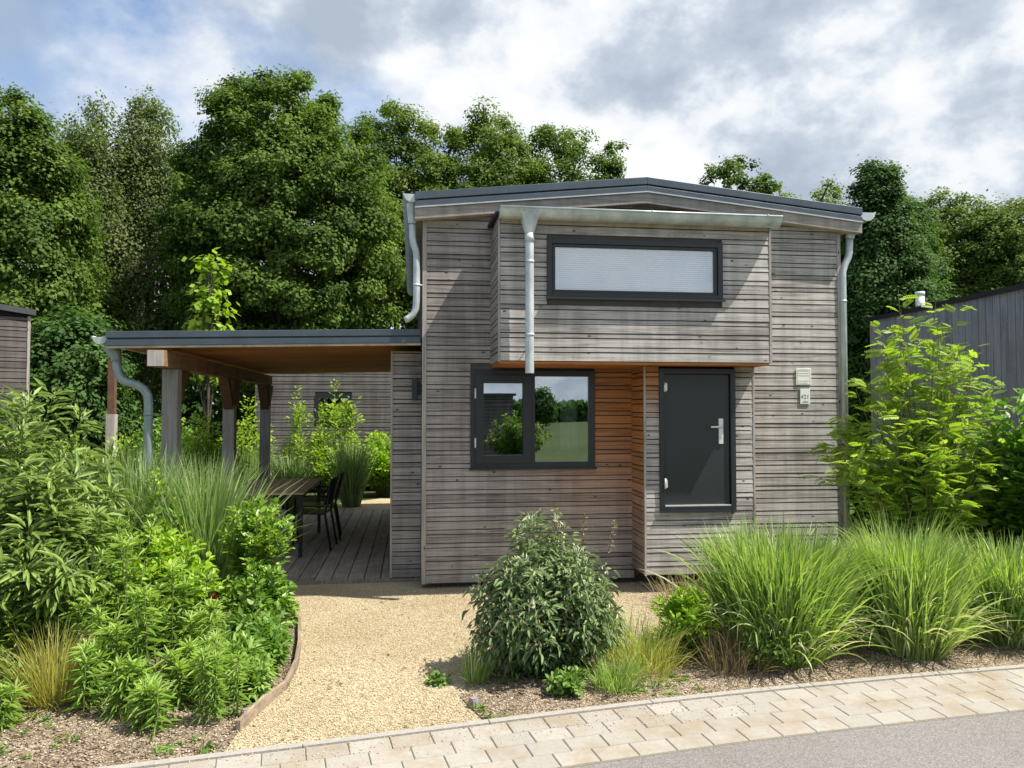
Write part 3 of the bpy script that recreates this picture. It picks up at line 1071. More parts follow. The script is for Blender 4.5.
for yp in (8.05, 10.55, 13.05):
    mb = MB(); mb.cur = random.random()
    mb.box(-2.475, -2.325, yp, yp + .15, .04, 2.164)
    po = mb.build('post', M['post'], porch, bevel=.005)
    for sgn in (-1, 1):
        if sgn < 0 and yp < 9: continue
        mb = MB(); mb.cur = random.random()
        ya = yp + .075 + sgn * .078
        yb_ = ya + sgn * .33
        P = [(-2.46, ya, 1.76), (-2.34, ya, 1.76), (-2.34, ya, 1.90), (-2.46, ya, 1.90), ]
        mb.hexa([(-2.46, ya, 1.76), (-2.34, ya, 1.76), (-2.34, ya, 1.91), (-2.46, ya, 1.91),
                 (-2.46, yb_, 2.163), (-2.34, yb_, 2.163), (-2.34, yb_ - sgn * .14, 2.163), (-2.46, yb_ - sgn * .14, 2.163)])
        mb.build('brace', M['brace'], po)
mb = MB(); halfgutter(mb, (-2.935, PF + .01, 2.448), (-2.935, PB, 2.435), .068, (-1, 0, 0))
mb.build('gutter', M['zinc'], porch)
mb = MB()
py_ = 7.92
mb.tube([(-2.915, py_, 2.385), (-2.875, py_, 2.31), (-2.855, py_, 2.24)], [.080, .062, .045], 14, cap=False)
P = [(-2.855, py_, 2.27), (-2.85, py_, 2.17), (-2.835, py_, 2.10), (-2.80, py_, 2.05), (-2.745, py_, 2.025), (-2.66, py_, 2.0), (-2.60, py_, 1.96), (-2.565, py_, 1.90), (-2.555, py_, 1.82), (-2.555, py_, .05)]
mb.tube(P, .042, 14)
dpp = mb.build('downpipe', M['zincdark'], porch)
mb = MB(); mb.tube([(-2.555, py_, 1.7), (-2.555, py_, 1.73)], .046, 14); mb.tube([(-2.53, py_ + .03, 1.715), (-2.46, py_ + .13, 1.715)], .006, 6)
mb.build('bracket', M['zincdark'], dpp)

# ------------------------------------------------------------------ table and chairs
M['tabletop'] = wood('table_top_wood', 'Y', dark=(.34, .23, .14), light=(.60, .44, .29), knots=0)
M['blackmetal'] = plain('charcoal_metal', (.018, .020, .024), 0.42, 0.3)
tb = thing('dining_table', 'garden dining table with brown top and charcoal metal legs on the deck', 'table', (-1.74, 10.0, .04))
TX0, TX1, TY0, TY1 = -2.20, -1.235, 9.2, 11.1
mb = MB()
x = TX0
k = 0
while x < TX1 - .02:
    mb.cur = random.random(); mb.box(x, min(x + .118, TX1), TY0, TY1, .772, .792); x += .12
mb.build('tabletop', M['tabletop'], tb)
mb = MB(); rectframe_y = None
mb.box(TX0 + .03, TX1 - .03, TY0 + .03, TY0 + .06, .73, .771); mb.box(TX0 + .03, TX1 - .03, TY1 - .06, TY1 - .03, .73, .771)
mb.box(TX0 + .03, TX0 + .06, TY0 + .06, TY1 - .06, .73, .771); mb.box(TX1 - .06, TX1 - .03, TY0 + .06, TY1 - .06, .73, .771)
mb.build('frame', M['blackmetal'], tb)
for lx in (TX0 + .02, TX1 - .07):
    for ly in (TY0 + .02, TY1 - .07):
        mb = MB(); mb.hexa([(lx + .005, ly + .005, .042), (lx + .045, ly + .005, .042), (lx + .045, ly + .045, .042), (lx + .005, ly + .045, .042),
                            (lx, ly, .7705), (lx + .05, ly, .7705), (lx + .05, ly + .05, .7705), (lx, ly + .05, .7705)])
        mb.build('leg', M['blackmetal'], tb, bevel=.003)


def make_chair(loc, rz, label):
    c = thing('garden_chair', label, 'chair', (0, 0, 0), 'chairs around the deck table')
    mb = MB()
    poly = []
    mb.prism([(-.23, -.22, .43), (.20, -.235, .45), (.24, -.21, .445), (.24, .21, .445), (.20, .235, .45), (-.23, .22, .43)], (0, 0, .018))
    mb.build('seat', M['blackmetal'], c, bevel=.004)
    mb = MB()
    n = 9
    pts_o, pts_i = [], []
    for k in range(n):
        a = (k / (n - 1) - .5)
        y = a * .46
        xo = -.23 - .06 * (1 - (2 * a) ** 2)
        for lst, d in ((pts_o, 0), (pts_i, .012)):
            lst.append((xo + d, y))
    vs, fs = [], []
    for (zb, sh) in ((.55, 0.0), (.87, -.09)):
        for lst in (pts_o, pts_i):
            for i, (xx, y) in enumerate(lst):
                vs.append((xx + sh, y, zb + (.02 * (1 - (2 * (i / (n - 1) - .5)) ** 2) if zb > .7 else 0)))
    for i in range(n - 1):
        fs += [(i, i + 1, 2 * n + i + 1, 2 * n + i), (n + i + 1, n + i, 3 * n + i, 3 * n + i + 1),
               (2 * n + i, 2 * n + i + 1, 3 * n + i + 1, 3 * n + i), (i + 1, i, n + i, n + i + 1)]
    fs += [(0, 2 * n, 3 * n, n), (n - 1, 2 * n - 1, 4 * n - 1, 3 * n - 1)]
    mb.add(vs, fs)
    mb.build('backrest', M['blackmetal'], c)
    for y in (-.21, .21):
        mb = MB(); mb.tube([(.215, y, .452), (.235, y * 1.04, 0.0)], [.016, .012], 8); mb.build('leg', M['blackmetal'], c)
        mb = MB(); mb.tube([(-.31, y, .80), (-.235, y, .45), (-.245, y, .40), (-.315, y * 1.06, 0.0)], [.012, .016, .016, .012], 8); mb.build('leg', M['blackmetal'], c)
        mb = MB(); mb.tube([(-.275, y * 1.06, .66), (-.05, y * 1.16, .665), (.17, y * 1.14, .655), (.215, y * 1.05, .60), (.215, y, .45)], .012, 8)
        mb.build('armrest', M['blackmetal'], c)
    c.location = loc
    c.rotation_euler = (0, 0, rz)
    return c


make_chair((-1.27, 9.87, .042), R(176), 'charcoal chair at the table side facing the open deck, nearest the house')
make_chair((-1.25, 10.55, .042), R(184), 'charcoal chair behind the nearest one, on the table side towards the house')
make_chair((-2.06, 9.75, .042), R(4), 'charcoal chair at the far side of the table, by the grasses and posts')

# ------------------------------------------------------------------ wooden edging board, stones
M['edgeboard'] = wood('edging_board_wood', 'Y', dark=(.14, .105, .075), light=(.34, .27, .20), knots=0)
ed = []
P = [Vector((x, y, 0)) for x, y in LB[:9]]
mb = MB()
for i, (a, b_) in enumerate(zip(P[:-1], P[1:])):
    d = (b_ - a).normalized(); n_ = Vector((-d.y, d.x, 0)) * .012
    mb.cur = random.random() * .3 + .35
    za_, zb = .06 + .012 * math.sin(i * 2.1), .06 + .012 * math.sin((i + 1) * 2.1)
    mb.hexa([a - n_, b_ - n_, b_ + n_, a + n_, a - n_ + Vector((0, 0, za_)), b_ - n_ + Vector((0, 0, zb)), b_ + n_ + Vector((0, 0, zb)), a + n_ + Vector((0, 0, za_))])
edg = mb.build('edging_board', M['edgeboard'])
tag(edg, 'low curved weathered wooden edging board between gravel path and left flower bed', 'edging')
M['stone'] = plain('grey_stone', (.25, .23, .22), 0.9, var=0.15, scale=25, bump=0.5)


def stone(name, loc, s, label, cat, cube=True):
    bm = bmesh.new()
    bmesh.ops.create_cube(bm, size=1)
    bmesh.ops.bevel(bm, geom=bm.edges[:], offset=.12, segments=2, affect='EDGES')
    rr = random.Random(len(label) * 7 + int(loc[1] * 100))
    for v in bm.verts:
        v.co = Vector((v.co.x * s[0], v.co.y * s[1], v.co.z * s[2])) * (1 + rr.uniform(-.06, .06))
    me = bpy.data.meshes.new(name); bm.to_mesh(me); bm.free()
    o = bpy.data.objects.new(name, me); COL.objects.link(o); me.materials.append(M['stone'])
    o.location = (loc[0], loc[1], loc[2] + s[2] / 2); o.rotation_euler = (0, 0, rr.uniform(0, 1.5))
    return tag(o, label, cat)


stone('stone_cube', (0.37, 4.60, .0), (.05, .05, .055), 'small grey stone cube at the gravel edge beside the round shrub', 'stone')
stone('stone_cube', (-0.93, 4.62, .0), (.06, .05, .05), 'dark stone block against the wooden edging board', 'stone')

# ------------------------------------------------------------------ foliage builders
LEAFCOUNT = 0


def leaves(P, A, Nn, L, W, droop=0.1, fold=0.12):
    """pointed oval leaves. P base points, A axes, Nn up vectors, L/W arrays -> V, F, 6 vertices each (two quads)"""
    n = len(P)
    A = unit(A)
    S = unit(np.cross(A, Nn))
    U = np.cross(S, A)
    L = np.broadcast_to(L, (n,))[:, None]
    W = np.broadcast_to(W, (n,))[:, None]
    dr = np.broadcast_to(droop, (n,))[:, None]
    m1 = P + A * L * .36
    m2 = P + A * L * .70 - U * dr * L * .45
    V = np.stack([P,
                  m1 + S * W * .5 + U * W * fold,
                  m2 + S * W * .40 + U * W * fold,
                  P + A * L * .98 - U * dr * L,
                  m2 - S * W * .40 + U * W * fold,
                  m1 - S * W * .5 + U * W * fold], 1).reshape(-1, 3)
    o = (np.arange(n) * 6)[:, None]
    F = np.concatenate([o + np.array([[0, 1, 2, 3]]), o + np.array([[0, 3, 4, 5]])])
    return V, F


def rleaves(P, A, Nn, L, W):
    """small four-cornered leaves for distant crowns"""
    n = len(P)
    A = unit(A); S = unit(np.cross(A, Nn))
    L = np.broadcast_to(L, (n,))[:, None]; W = np.broadcast_to(W, (n,))[:, None]
    V = np.stack([P - A * L * .5, P + S * W * .5, P + A * L * .5, P - S * W * .5], 1).reshape(-1, 3)
    o = (np.arange(n) * 4)[:, None]
    return V, o + np.array([[0, 1, 2, 3]])


def rdir(n, r=rng):
    return unit(r.normal(size=(n, 3)))


def bez(b, c, t, u):
    u = u[..., None]
    return b * (1 - u) ** 2 + c * 2 * u * (1 - u) + t * u ** 2


def stemmesh(mb, b, c, t, r0, r1, seg=5, k=6):
    for i in range(len(b)):
        us = np.linspace(0, 1, k)
        pts = [tuple(bez(b[i], c[i], t[i], np.array(u))) for u in us]
        mb.cur = random.random()
        mb.tube(pts, [r0 + (r1 - r0) * u for u in us], seg, cap=False)


M['stem'] = plain('green_stem', (.13, .15, .05), 0.7, var=0.1)
M['twig'] = plain('brown_twig', (.12, .085, .055), 0.8, var=0.12)
M['rowanstem'] = plain('pale_stem', (.16, .14, .06), 0.7, var=0.12)
M['bark'] = plain('tree_bark', (.085, .068, .052), 0.9, var=0.2, scale=6, bump=0.6)
M['birchbark'] = plain('birch_bark', (.30, .28, .25), 0.85, var=0.3, scale=3)


def shrub(name, label, cat, loc, H, Rx, Ry, nst, lps, L, W, mat, seed, group=None, form='dome', droop=.15, up=.35, t0=.2, spread=.10, stem=None,
          stem_r=.006, tipbias=1.0, whorl=False, tipleaf=0, tipmat=None, clumpy=0.0, flop=1.0, foldv=.12):
    r = np.random.default_rng(seed)
    root = thing(name, label, cat, loc, group)
    base = np.array(loc)
    a = r.uniform(0, 2 * np.pi, nst)
    rad = np.sqrt(r.uniform(0, 1, nst))
    tx, ty = np.cos(a) * rad * Rx, np.sin(a) * rad * Ry
    if form == 'dome':
        tz = H * np.sqrt(np.clip(1 - .72 * rad ** 2, .05, 1)) * r.uniform(.62, 1.0, nst)
    elif form == 'mound':
        tz = H * (1 - .5 * rad ** 1.5) * np.where(r.uniform(0, 1, nst) < .28, r.uniform(1.0, 1.26, nst), r.uniform(.5, 1.0, nst))
    elif form == 'cone':
        tz = H * (1 - .75 * rad) * r.uniform(.75, 1.05, nst)
    elif form == 'vase':
        tz = H * (1 - .35 * rad ** 2) * r.uniform(.45, 1.0, nst)
    else:
        tz = H * r.uniform(.75, 1.05, nst) * (1 - .2 * rad)
    tip = np.stack([tx, ty, tz], 1)
    b0 = np.stack([tx * .18, ty * .18, np.zeros(nst)], 1)
    ctl = np.stack([tx * .55 * flop, ty * .55 * flop, tz * .75], 1)
    mb = MB()
    stemmesh(mb, base + b0, base + ctl, base + tip, stem_r, stem_r * .35)
    mb.build('stem', stem or M['stem'], root)
    si = np.repeat(np.arange(nst), lps)
    n = len(si)
    u = t0 + (1 - t0) * r.uniform(0, 1, n) ** (1 / tipbias)
    if clumpy:
        kk = 7
        uq = np.round(u * kk) / kk
        u = np.clip(u * (1 - clumpy) + uq * clumpy, 0, 1)
    P = bez(b0[si], ctl[si], tip[si], u)
    P2 = bez(b0[si], ctl[si], tip[si], np.clip(u + .02, 0, 1.05))
    T = unit(P2 - P + 1e-6)
    out = rdir(n, r)
    out = unit(out - T * (out * T).sum(1, keepdims=True))
    outward = unit(P * [1, 1, .4] + 1e-6)
    Ax = unit(out * 1.0 + T * up + outward * .35 + [0, 0, .08])
    P = P + Ax * (r.uniform(0, 1, n) ** .7 * spread)[:, None]
    upv = unit(np.array([0, 0, 1.0]) + r.normal(size=(n, 3)) * .35)
    k = r.uniform(.65, 1.2, n)
    V, F = leaves(base + P, Ax, upv, L * k, W * k * r.uniform(.85, 1.15, n), droop * r.uniform(.3, 1.8, n), foldv)
    tone = np.clip(r.normal(.45, .2, n) + (u - .6) * .35, 0, 1)
    npmesh('foliage', V, F, mat, root, rnd=np.repeat(tone, 6))
    if tipleaf:
        si = np.repeat(np.arange(nst), tipleaf)
        n = len(si)
        P = tip[si] + r.normal(size=(n, 3)) * .018 - [0, 0, .02]
        Ax = unit(rdir(n, r) + [0, 0, 1.1])
        k = r.uniform(.25, .6, n)
        V, F = leaves(base + P, Ax, rdir(n, r), L * k, W * k, .1)
        npmesh('tip_leaves', V, F, tipmat or mat, root, rnd=np.repeat(np.clip(r.normal(.8, .15, n), 0, 1), 6))
    return root


def grass(name, label, cat, loc, H, R0, n, width, mat, seed, group=None, arch=1.4, lean=.30, segs=7, hmin=.5, stiff=1.0, skirt=0.0, hmax=1.18):
    r = np.random.default_rng(seed)
    base = np.array(loc)
    az = r.uniform(0, 2 * np.pi, n)
    rr_ = R0 * np.sqrt(r.uniform(0, 1, n))
    B = np.stack([np.cos(az) * rr_, np.sin(az) * rr_, np.zeros(n)], 1)
    az2 = az + r.normal(0, .55, n)
    th0 = np.abs(r.normal(0, lean, n)) * (.35 + rr_ / R0)
    curl = arch * r.uniform(.15, 1.25, n) ** 1.5
    Ls = H * r.uniform(hmin, hmax, n)
    V = np.zeros((n, segs + 1, 2, 3))
    p = B.copy()
    sk_ = r.uniform(0, 1, n) < skirt
    th0 = np.where(sk_, th0 + r.uniform(.1, .55, n), th0)
    curl = np.where(sk_, curl + .9, curl)
    Ls = np.where(sk_, Ls * r.uniform(.55, .9, n), Ls)
    D = np.stack([np.cos(az2), np.sin(az2), np.zeros(n)], 1)
    side = np.stack([-np.sin(az2), np.cos(az2), np.zeros(n)], 1)
    tw = r.normal(0, .7, n)
    w0 = width * r.uniform(.6, 1.25, n)
    for k in range(segs + 1):
        s = k / segs
        th = th0 + curl * s ** 2.0 * stiff
        prof = (.55 + .9 * s) if s < .3 else max(0.03, .84 * (1 - ((s - .3) / .7) ** 2.6) + .02)
        dirv = D * np.sin(th)[:, None] + np.array([0, 0, 1.0]) * np.cos(th)[:, None]
        nor = np.cross(side, dirv)
        sv = side * np.cos(tw)[:, None] + nor * np.sin(tw)[:, None]
        V[:, k, 0] = p + sv * (w0 * prof * .5)[:, None]
        V[:, k, 1] = p - sv * (w0 * prof * .5)[:, None]
        p = p + dirv * (Ls / segs)[:, None]
    V[..., 2] = np.maximum(V[..., 2], .004)
    V = V.reshape(n, -1, 3)
    o = (np.arange(n) * (segs + 1) * 2)[:, None, None]
    q = np.array([[2 * k, 2 * k + 1, 2 * k + 3, 2 * k + 2] for k in range(segs)])[None]
    F = (o + q).reshape(-1, 4)
    tone = np.clip(r.normal(.5, .22, n) + sk_ * .22, 0, 1)
    o_ = thing(name, label, cat, loc, group)
    npmesh('blades', V.reshape(-1, 3) + base, F, mat, o_, rnd=np.repeat(tone, (segs + 1) * 2))
    return o_


def tree(name, label, loc, H, Rx, z0, seed, mat, leaf=.2, nclump=230, lpc=95, bark=None, group=None, shape='oval', droop=0.0, gap=0.0, clump_r=.5,
         trunk_r=.16, cat='tree', limbs=16, zs=.66):
    r = np.random.default_rng(seed)
    base = np.array(loc)
    root = thing(name, label, cat, loc, group)
    H0 = H
    hc = (H - clump_r * .55 - z0) / 2
    cz = z0 + hc
    # uneven outline: random bulges
    bd = rdir(14, r); bw = r.uniform(-.18, .18, 14)
    u = rdir(nclump, r)
    u[:, 2] = u[:, 2] * .95 + .05
    u = unit(u)
    bulge = 1 + (np.clip((u @ bd.T), 0, 1) ** 6 * bw).sum(1)
    rad = r.uniform(.12, 1.0, nclump) ** .33
    zf = u[:, 2]
    wprof = np.ones(nclump)
    if shape == 'egg':
        wprof = 1 - .18 * zf
    elif shape == 'spire':
        wprof = np.clip(.95 - .45 * zf, .2, 1.3)
    C = np.stack([u[:, 0] * Rx * wprof, u[:, 1] * Rx * wprof, zf * hc], 1) * np.stack([rad * bulge, rad * bulge, rad * (1 + (bulge - 1) * .35)], 1)
    C[:, 2] += cz
    C[:, 2] = np.maximum(C[:, 2], z0 * .6 + r.uniform(0, .8, nclump))
    keep = r.uniform(0, 1, nclump) > gap
    C = C[keep]
    ci = np.repeat(np.arange(len(C)), lpc)
    n = len(ci)
    cr = clump_r * r.uniform(.6, 1.25, len(C))
    d = rdir(n, r) * (r.uniform(0, 1, n) ** .45)[:, None]
    d = np.where((r.uniform(0, 1, n) < .3)[:, None], np.clip(r.normal(size=(n, 3)) * .5, -.95, .95), d)
    P = C[ci] + d * cr[ci][:, None] * [1, 1, zs] + r.normal(size=(n, 3)) * .05
    P[:, 2] -= droop * (np.abs(d[:, 0]) + np.abs(d[:, 1])) * cr[ci] * .9
    outd = unit((C - [0, 0, cz]) / [Rx, Rx, hc] + 1e-6)[ci]
    Nn = unit(np.array([0, 0, .75]) + outd * .5 + unit(d * [1, 1, 1.3] + 1e-6) * .75 + r.normal(size=(n, 3)) * .30)
    Ax = rdir(n, r)
    Ax = unit(Ax - Nn * (Ax * Nn).sum(1, keepdims=True) - np.array([0, 0, .25 + droop]))
    k = r.uniform(.6, 1.25, n)
    S = np.cross(Ax, Nn)
    V, F = rleaves(base + P, Ax, Nn, leaf * k, leaf * .68 * k)
    ctone = r.normal(.5, .2, len(C))
    tone = np.clip(ctone[ci] + r.normal(0, .10, n), 0, 1)
    npmesh('crown', V, F, mat, root, rnd=np.repeat(tone, 4))
    mb = MB()
    wob = r.normal(0, .12, (6, 2))
    pts = [(base[0] + wob[i, 0] * i * .3, base[1] + wob[i, 1] * i * .3, base[2] + H * .86 * i / 5) for i in range(6)]
    mb.tube(pts, [trunk_r * (1.25 if i == 0 else 1 - .18 * i) for i in range(6)], 9)
    idx = r.choice(len(C), min(limbs, len(C)), replace=False)
    for i in idx:
        e = C[i]
        zb = max(z0 * .5, e[2] - r.uniform(.8, 2.4) - .35 * np.hypot(e[0], e[1]))
        b = np.array([0, 0, zb]); c = np.array([e[0] * .45, e[1] * .45, zb + (e[2] - zb) * .62])
        kk = 6
        us = np.linspace(0, 1, kk)
        mb.tube([tuple(base + bez(b, c, e, np.array(q))) for q in us], [trunk_r * .42 * (1 - .8 * q) + .008 for q in us], 6, cap=False)
    mb.build('trunk', bark or M['bark'], root)
    return root


# leaf colours
G = {}
G['maple'] = leafmat('maple_leaves', [(0.048, 0.092, 0.017), (0.098, 0.165, 0.028), (0.175, 0.252, 0.053)], .36, rough=.62, spec=.15)
G['olive'] = leafmat('olive_leaves', [(0.069, 0.115, 0.021), (0.127, 0.192, 0.035), (0.206, 0.272, 0.070)], .36, rough=.62, spec=.15)
G['birch'] = leafmat('birch_leaves', [(0.074, 0.115, 0.034), (0.134, 0.183, 0.056), (0.224, 0.249, 0.113)], .36, rough=.62, spec=.15)
G['dark'] = leafmat('dark_leaves', [(0.034, 0.076, 0.022), (0.066, 0.136, 0.034), (0.120, 0.209, 0.056)], .36, rough=.62, spec=.15)
G['yellow'] = leafmat('young_leaves', [(0.148, 0.249, 0.020), (0.276, 0.418, 0.035), (0.431, 0.543, 0.065)], .42)
G['rowan'] = leafmat('rowan_leaves', [(0.159, 0.251, 0.035), (0.293, 0.421, 0.058), (0.451, 0.572, 0.104)], .5)
G['bright'] = leafmat('bright_leaves', [(0.150, 0.280, 0.023), (0.286, 0.455, 0.039), (0.462, 0.600, 0.078)], .40)
G['mid'] = leafmat('mid_leaves', [(0.070, 0.161, 0.025), (0.131, 0.263, 0.037), (0.220, 0.386, 0.070)], .35)
G['glossy'] = leafmat('glossy_leaves', [(0.075, 0.161, 0.026), (0.156, 0.287, 0.039), (0.306, 0.462, 0.071)], .32, rough=.32, spec=.5)
G['buddleia'] = leafmat('buddleia_leaves', [(.075, .135, .05), (.15, .235, .085), (.26, .35, .15)], .22, rough=.6, under=(.20, .24, .17))
G['buddtip'] = leafmat('buddleia_tips', [(0.259, 0.362, 0.158), (0.408, 0.515, 0.263), (0.593, 0.600, 0.424)], .25, rough=.7)
G['willow'] = leafmat('long_leaves', [(0.136, 0.231, 0.052), (0.252, 0.371, 0.090), (0.422, 0.546, 0.168)], .45, under=(.17, .23, .11))
G['misc'] = leafmat('miscanthus_blades', [(0.129, 0.231, 0.052), (0.224, 0.343, 0.078), (0.347, 0.469, 0.142), (0.600, 0.600, 0.413)], .42, rough=.4)
G['miscblue'] = leafmat('bluegreen_blades', [(0.104, 0.188, 0.064), (0.189, 0.295, 0.099), (0.311, 0.421, 0.174), (0.537, 0.600, 0.371)], .35, rough=.45)
G['straw'] = leafmat('straw_blades', [(0.256, 0.256, 0.060), (0.450, 0.420, 0.120), (0.620, 0.570, 0.210)], .4)
G['dry'] = leafmat('dry_stalks', [(0.160, 0.110, 0.060), (0.280, 0.210, 0.120), (0.380, 0.310, 0.200)], .2)
G['lily'] = leafmat('lance_leaves', [(0.129, 0.231, 0.044), (0.224, 0.357, 0.072), (0.381, 0.518, 0.142)], .38)
G['ground'] = leafmat('low_leaves', [(0.088, 0.175, 0.039), (0.170, 0.287, 0.062), (0.286, 0.406, 0.110)], .35)
G['orange'] = plain('orange_petals', (.75, .14, .02), 0.6)
G['pink'] = plain('pink_petals', (.62, .16, .22), 0.6)

# ------------------------------------------------------------------ big trees behind
TG = 'trees behind the house'


def T(px, Y, wpx, ytop, name, label, seed, mat, z0=1.5, cat='tree', **kw):
    x = pix(px, Y)
    d = Y * math.cos(R(7.41)) + x * math.sin(R(7.41))
    H = EYE + (410 - ytop) / 769 * d
    return tree(name, label, (x, Y, -.01), H, wpx / 769 * d / 2, z0, seed, mat, group=TG, cat=cat, **kw)


T(8, 21, 150, 78, 'maple_tree', 'leafy green tree cut by the left edge of the photo, above the grey cabin', 101, G['maple'], leaf=0.115, nclump=549, lpc=258)
T(88, 27, 92, 86, 'birch_tree', 'airy tall tree with thin upright twigs, left of the two airy trees', 102, G['birch'], leaf=0.107, nclump=520, lpc=110, bark=M['birchbark'], shape='egg', droop=.25, gap=.12, clump_r=.42, zs=1.7, trunk_r=.11, limbs=22)
T(146, 28, 100, 80, 'birch_tree', 'airy tall tree with reddish olive leaves, touching the big round maple', 103, G['birch'], leaf=0.107, nclump=620, lpc=110, bark=M['birchbark'], shape='egg', droop=.25, gap=.12, clump_r=.42, zs=1.7, trunk_r=.12, limbs=24)
T(280, 25, 218, 64, 'maple_tree', 'largest dense round green maple, rising highest behind the porch roof', 104, G['maple'], leaf=0.122, nclump=933, lpc=288, trunk_r=.24, limbs=26)
T(396, 30, 150, 104, 'maple_tree', 'olive green tree just right of the largest round maple', 105, G['olive'], leaf=0.126, nclump=598, lpc=212)
T(486, 30, 160, 108, 'maple_tree', 'olive green tree behind the left half of the house roof', 106, G['olive'], leaf=0.126, nclump=598, lpc=212, shape='egg')
T(560, 31, 140, 114, 'maple_tree', 'mid green tree behind the roof ridge, left of the ridge', 107, G['maple'], leaf=0.126, nclump=433, lpc=197, z0=2.5, shape='egg')
T(618, 31, 84, 132, 'ash_tree', 'thin feathery green treetop just left of the roof ridge', 108, G['maple'], leaf=0.133, nclump=159, lpc=121, gap=.1, shape='spire', z0=4, clump_r=.34)
T(738, 29, 112, 148, 'ash_tree', 'small feathery treetop alone above the right roof slope', 109, G['maple'], leaf=0.148, nclump=300, lpc=80, gap=.05, z0=5, shape='egg', clump_r=.32)
T(818, 31, 112, 174, 'maple_tree', 'pale olive treetop above the right end of the roof', 110, G['olive'], leaf=0.141, nclump=249, lpc=136, z0=2)
T(880, 23, 112, 152, 'hornbeam_tree', 'tall dark green tree right of the house, pointed top', 111, G['dark'], leaf=0.115, nclump=436, lpc=323, shape='spire', z0=.8)
T(944, 29, 130, 192, 'maple_tree', 'olive brown green tree behind the dark cabin roof', 112, G['olive'], leaf=0.126, nclump=549, lpc=212)
T(1012, 27, 130, 194, 'birch_tree', 'olive green tree cut by the right edge of the photo', 113, G['olive'], leaf=0.118, nclump=549, lpc=212)
T(905, 27, 90, 186, 'hornbeam_tree', 'dark green tree between the pointed dark tree and the olive ones', 114, G['dark'], leaf=0.126, nclump=500, lpc=212, shape='egg')
T(70, 17, 100, 300, 'hawthorn_tree', 'low dark spreading tree between the left cabin and the porch roof', 115, G['dark'], leaf=0.11, nclump=240, lpc=130, z0=.3, clump_r=.42, gap=.15, trunk_r=.09)
# far-off wood behind them, one mass
Pw, Aw, Nw = [], [], []
r_ = np.random.default_rng(55)
nw = 52000
xw = r_.uniform(-26, 30, nw)
hw = 5.6 + 1.3 * np.sin(xw * .9) + .9 * np.sin(xw * 2.3 + 1)
hw = np.where((xw > 2) & (xw < 11), hw - 1.6, hw)
Pw = np.stack([xw, r_.uniform(33, 37, nw), r_.uniform(0, 1, nw) ** .8 * hw], 1)
V, F = rleaves(Pw, rdir(nw, r_), rdir(nw, r_) + [0, -.5, .8], .34, .24)
wd = npmesh('distant_wood', V, F, G['dark'], rnd=np.repeat(np.clip(r_.normal(.4, .2, nw), 0, 1), 4))
wd['kind'] = 'stuff'
wd['label'] = 'dark undergrowth and far wood behind the row of trees'
wd['category'] = 'wood'

# ------------------------------------------------------------------ neighbouring cabins
M['greyclad'] = wood('neighbour_cladding', 'X', dark=(.075, .068, .066), light=(.185, .172, .167))
M['dimclad'] = wood('dark_weathered_cladding', 'X', dark=(.06, .052, .05), light=(.14, .125, .12))
M['greycladside'] = wood('neighbour_side_cladding', 'Y', dark=(.14, .125, .12), light=(.28, .255, .245))
M['darkclad'] = wood('dark_vertical_cladding', 'Z', dark=(.16, .168, .182), light=(.34, .355, .385), knots=.5)
cab = thing('cabin', 'grey slatted cabin behind the deck, seen under the porch roof through shrubs', 'cabin', (-3.3, 17, 0))
mb = MB(); CW = (-2.07, -1.29, 1.42, 2.07)
clad(mb, 'X', -3.32, 2.6, .1, 3.0, 17, -1, holes=[CW], period=(.105, .06), thick=.028, gap=.014, seed=51)
mb.build('wall', M['greyclad'], cab)
mb = MB(); backing(mb, 'X', -3.3, 2.6, .12, 3.0, 17.001, .05, holes=[CW]); mb.box(-3.3, -3.25, 17.052, 22, .12, 3.0); mb.box(2.55, 2.6, 17.052, 22, .12, 3.0); mb.box(-3.3, 2.6, 22, 22.05, .12, 3.0)
mb.build('wall_core', M['interior'], cab)
mb = MB(); clad(mb, 'Y', 17, 22, .1, 3.0, -3.301, -1, period=(.105, .06), seed=52); mb.build('side_cladding', M['greycladside'], cab)
mb = MB(); mb.box(-3.4, 2.7, 16.93, 22.1, 3.001, 3.12); mb.build('roof', M['rooftop'], cab)
mb = MB(); rectframe(mb, *CW, .07, 16.96, 17.03); cw = mb.build('window', M['anthracite'], cab)
mb = MB(); mb.box(CW[0] + .068, CW[1] - .068, 16.99, 17.0, CW[2] + .068, CW[3] - .068); mb.build('pane', M['glass'], cw)

cab = thing('cabin', 'grey slatted cabin corner at the left edge of the photo, under dark trees', 'cabin', (-5.755, 12.49, 0))
mb = MB(); top = lambda x: 3.19 + (-5.75 - x) * .11
clad(mb, 'X', -10.5, -5.77, .1, 3.9, 12.5, -1, top=top, seed=53, period=(.10, .055), gap=.012)
mb.build('wall', M['dimclad'], cab)
mb = MB(); mb.hexa([(-10.5, 12.501, .1), (-5.78, 12.501, .1), (-5.78, 17, .1), (-10.5, 17, .1), (-10.5, 12.501, top(-10.5)), (-5.78, 12.501, top(-5.78)), (-5.78, 17, top(-5.78)), (-10.5, 17, top(-10.5))])
mb.build('wall_core', M['membrane'], cab)
mb = MB(); clad(mb, 'Y', 12.5, 17, .1, 3.17, -5.779, 1, seed=54, period=(.10, .055)); mb.build('side_cladding', M['greycladside'], cab)
mb = MB(); mb.box(-5.79, -5.752, 12.47, 12.499, .08, 3.17); mb.build('corner_trim', M['trim'], cab)
cab.rotation_euler = (0, 0, R(32))
mb = MB()
a_, b_ = -10.6, -5.69
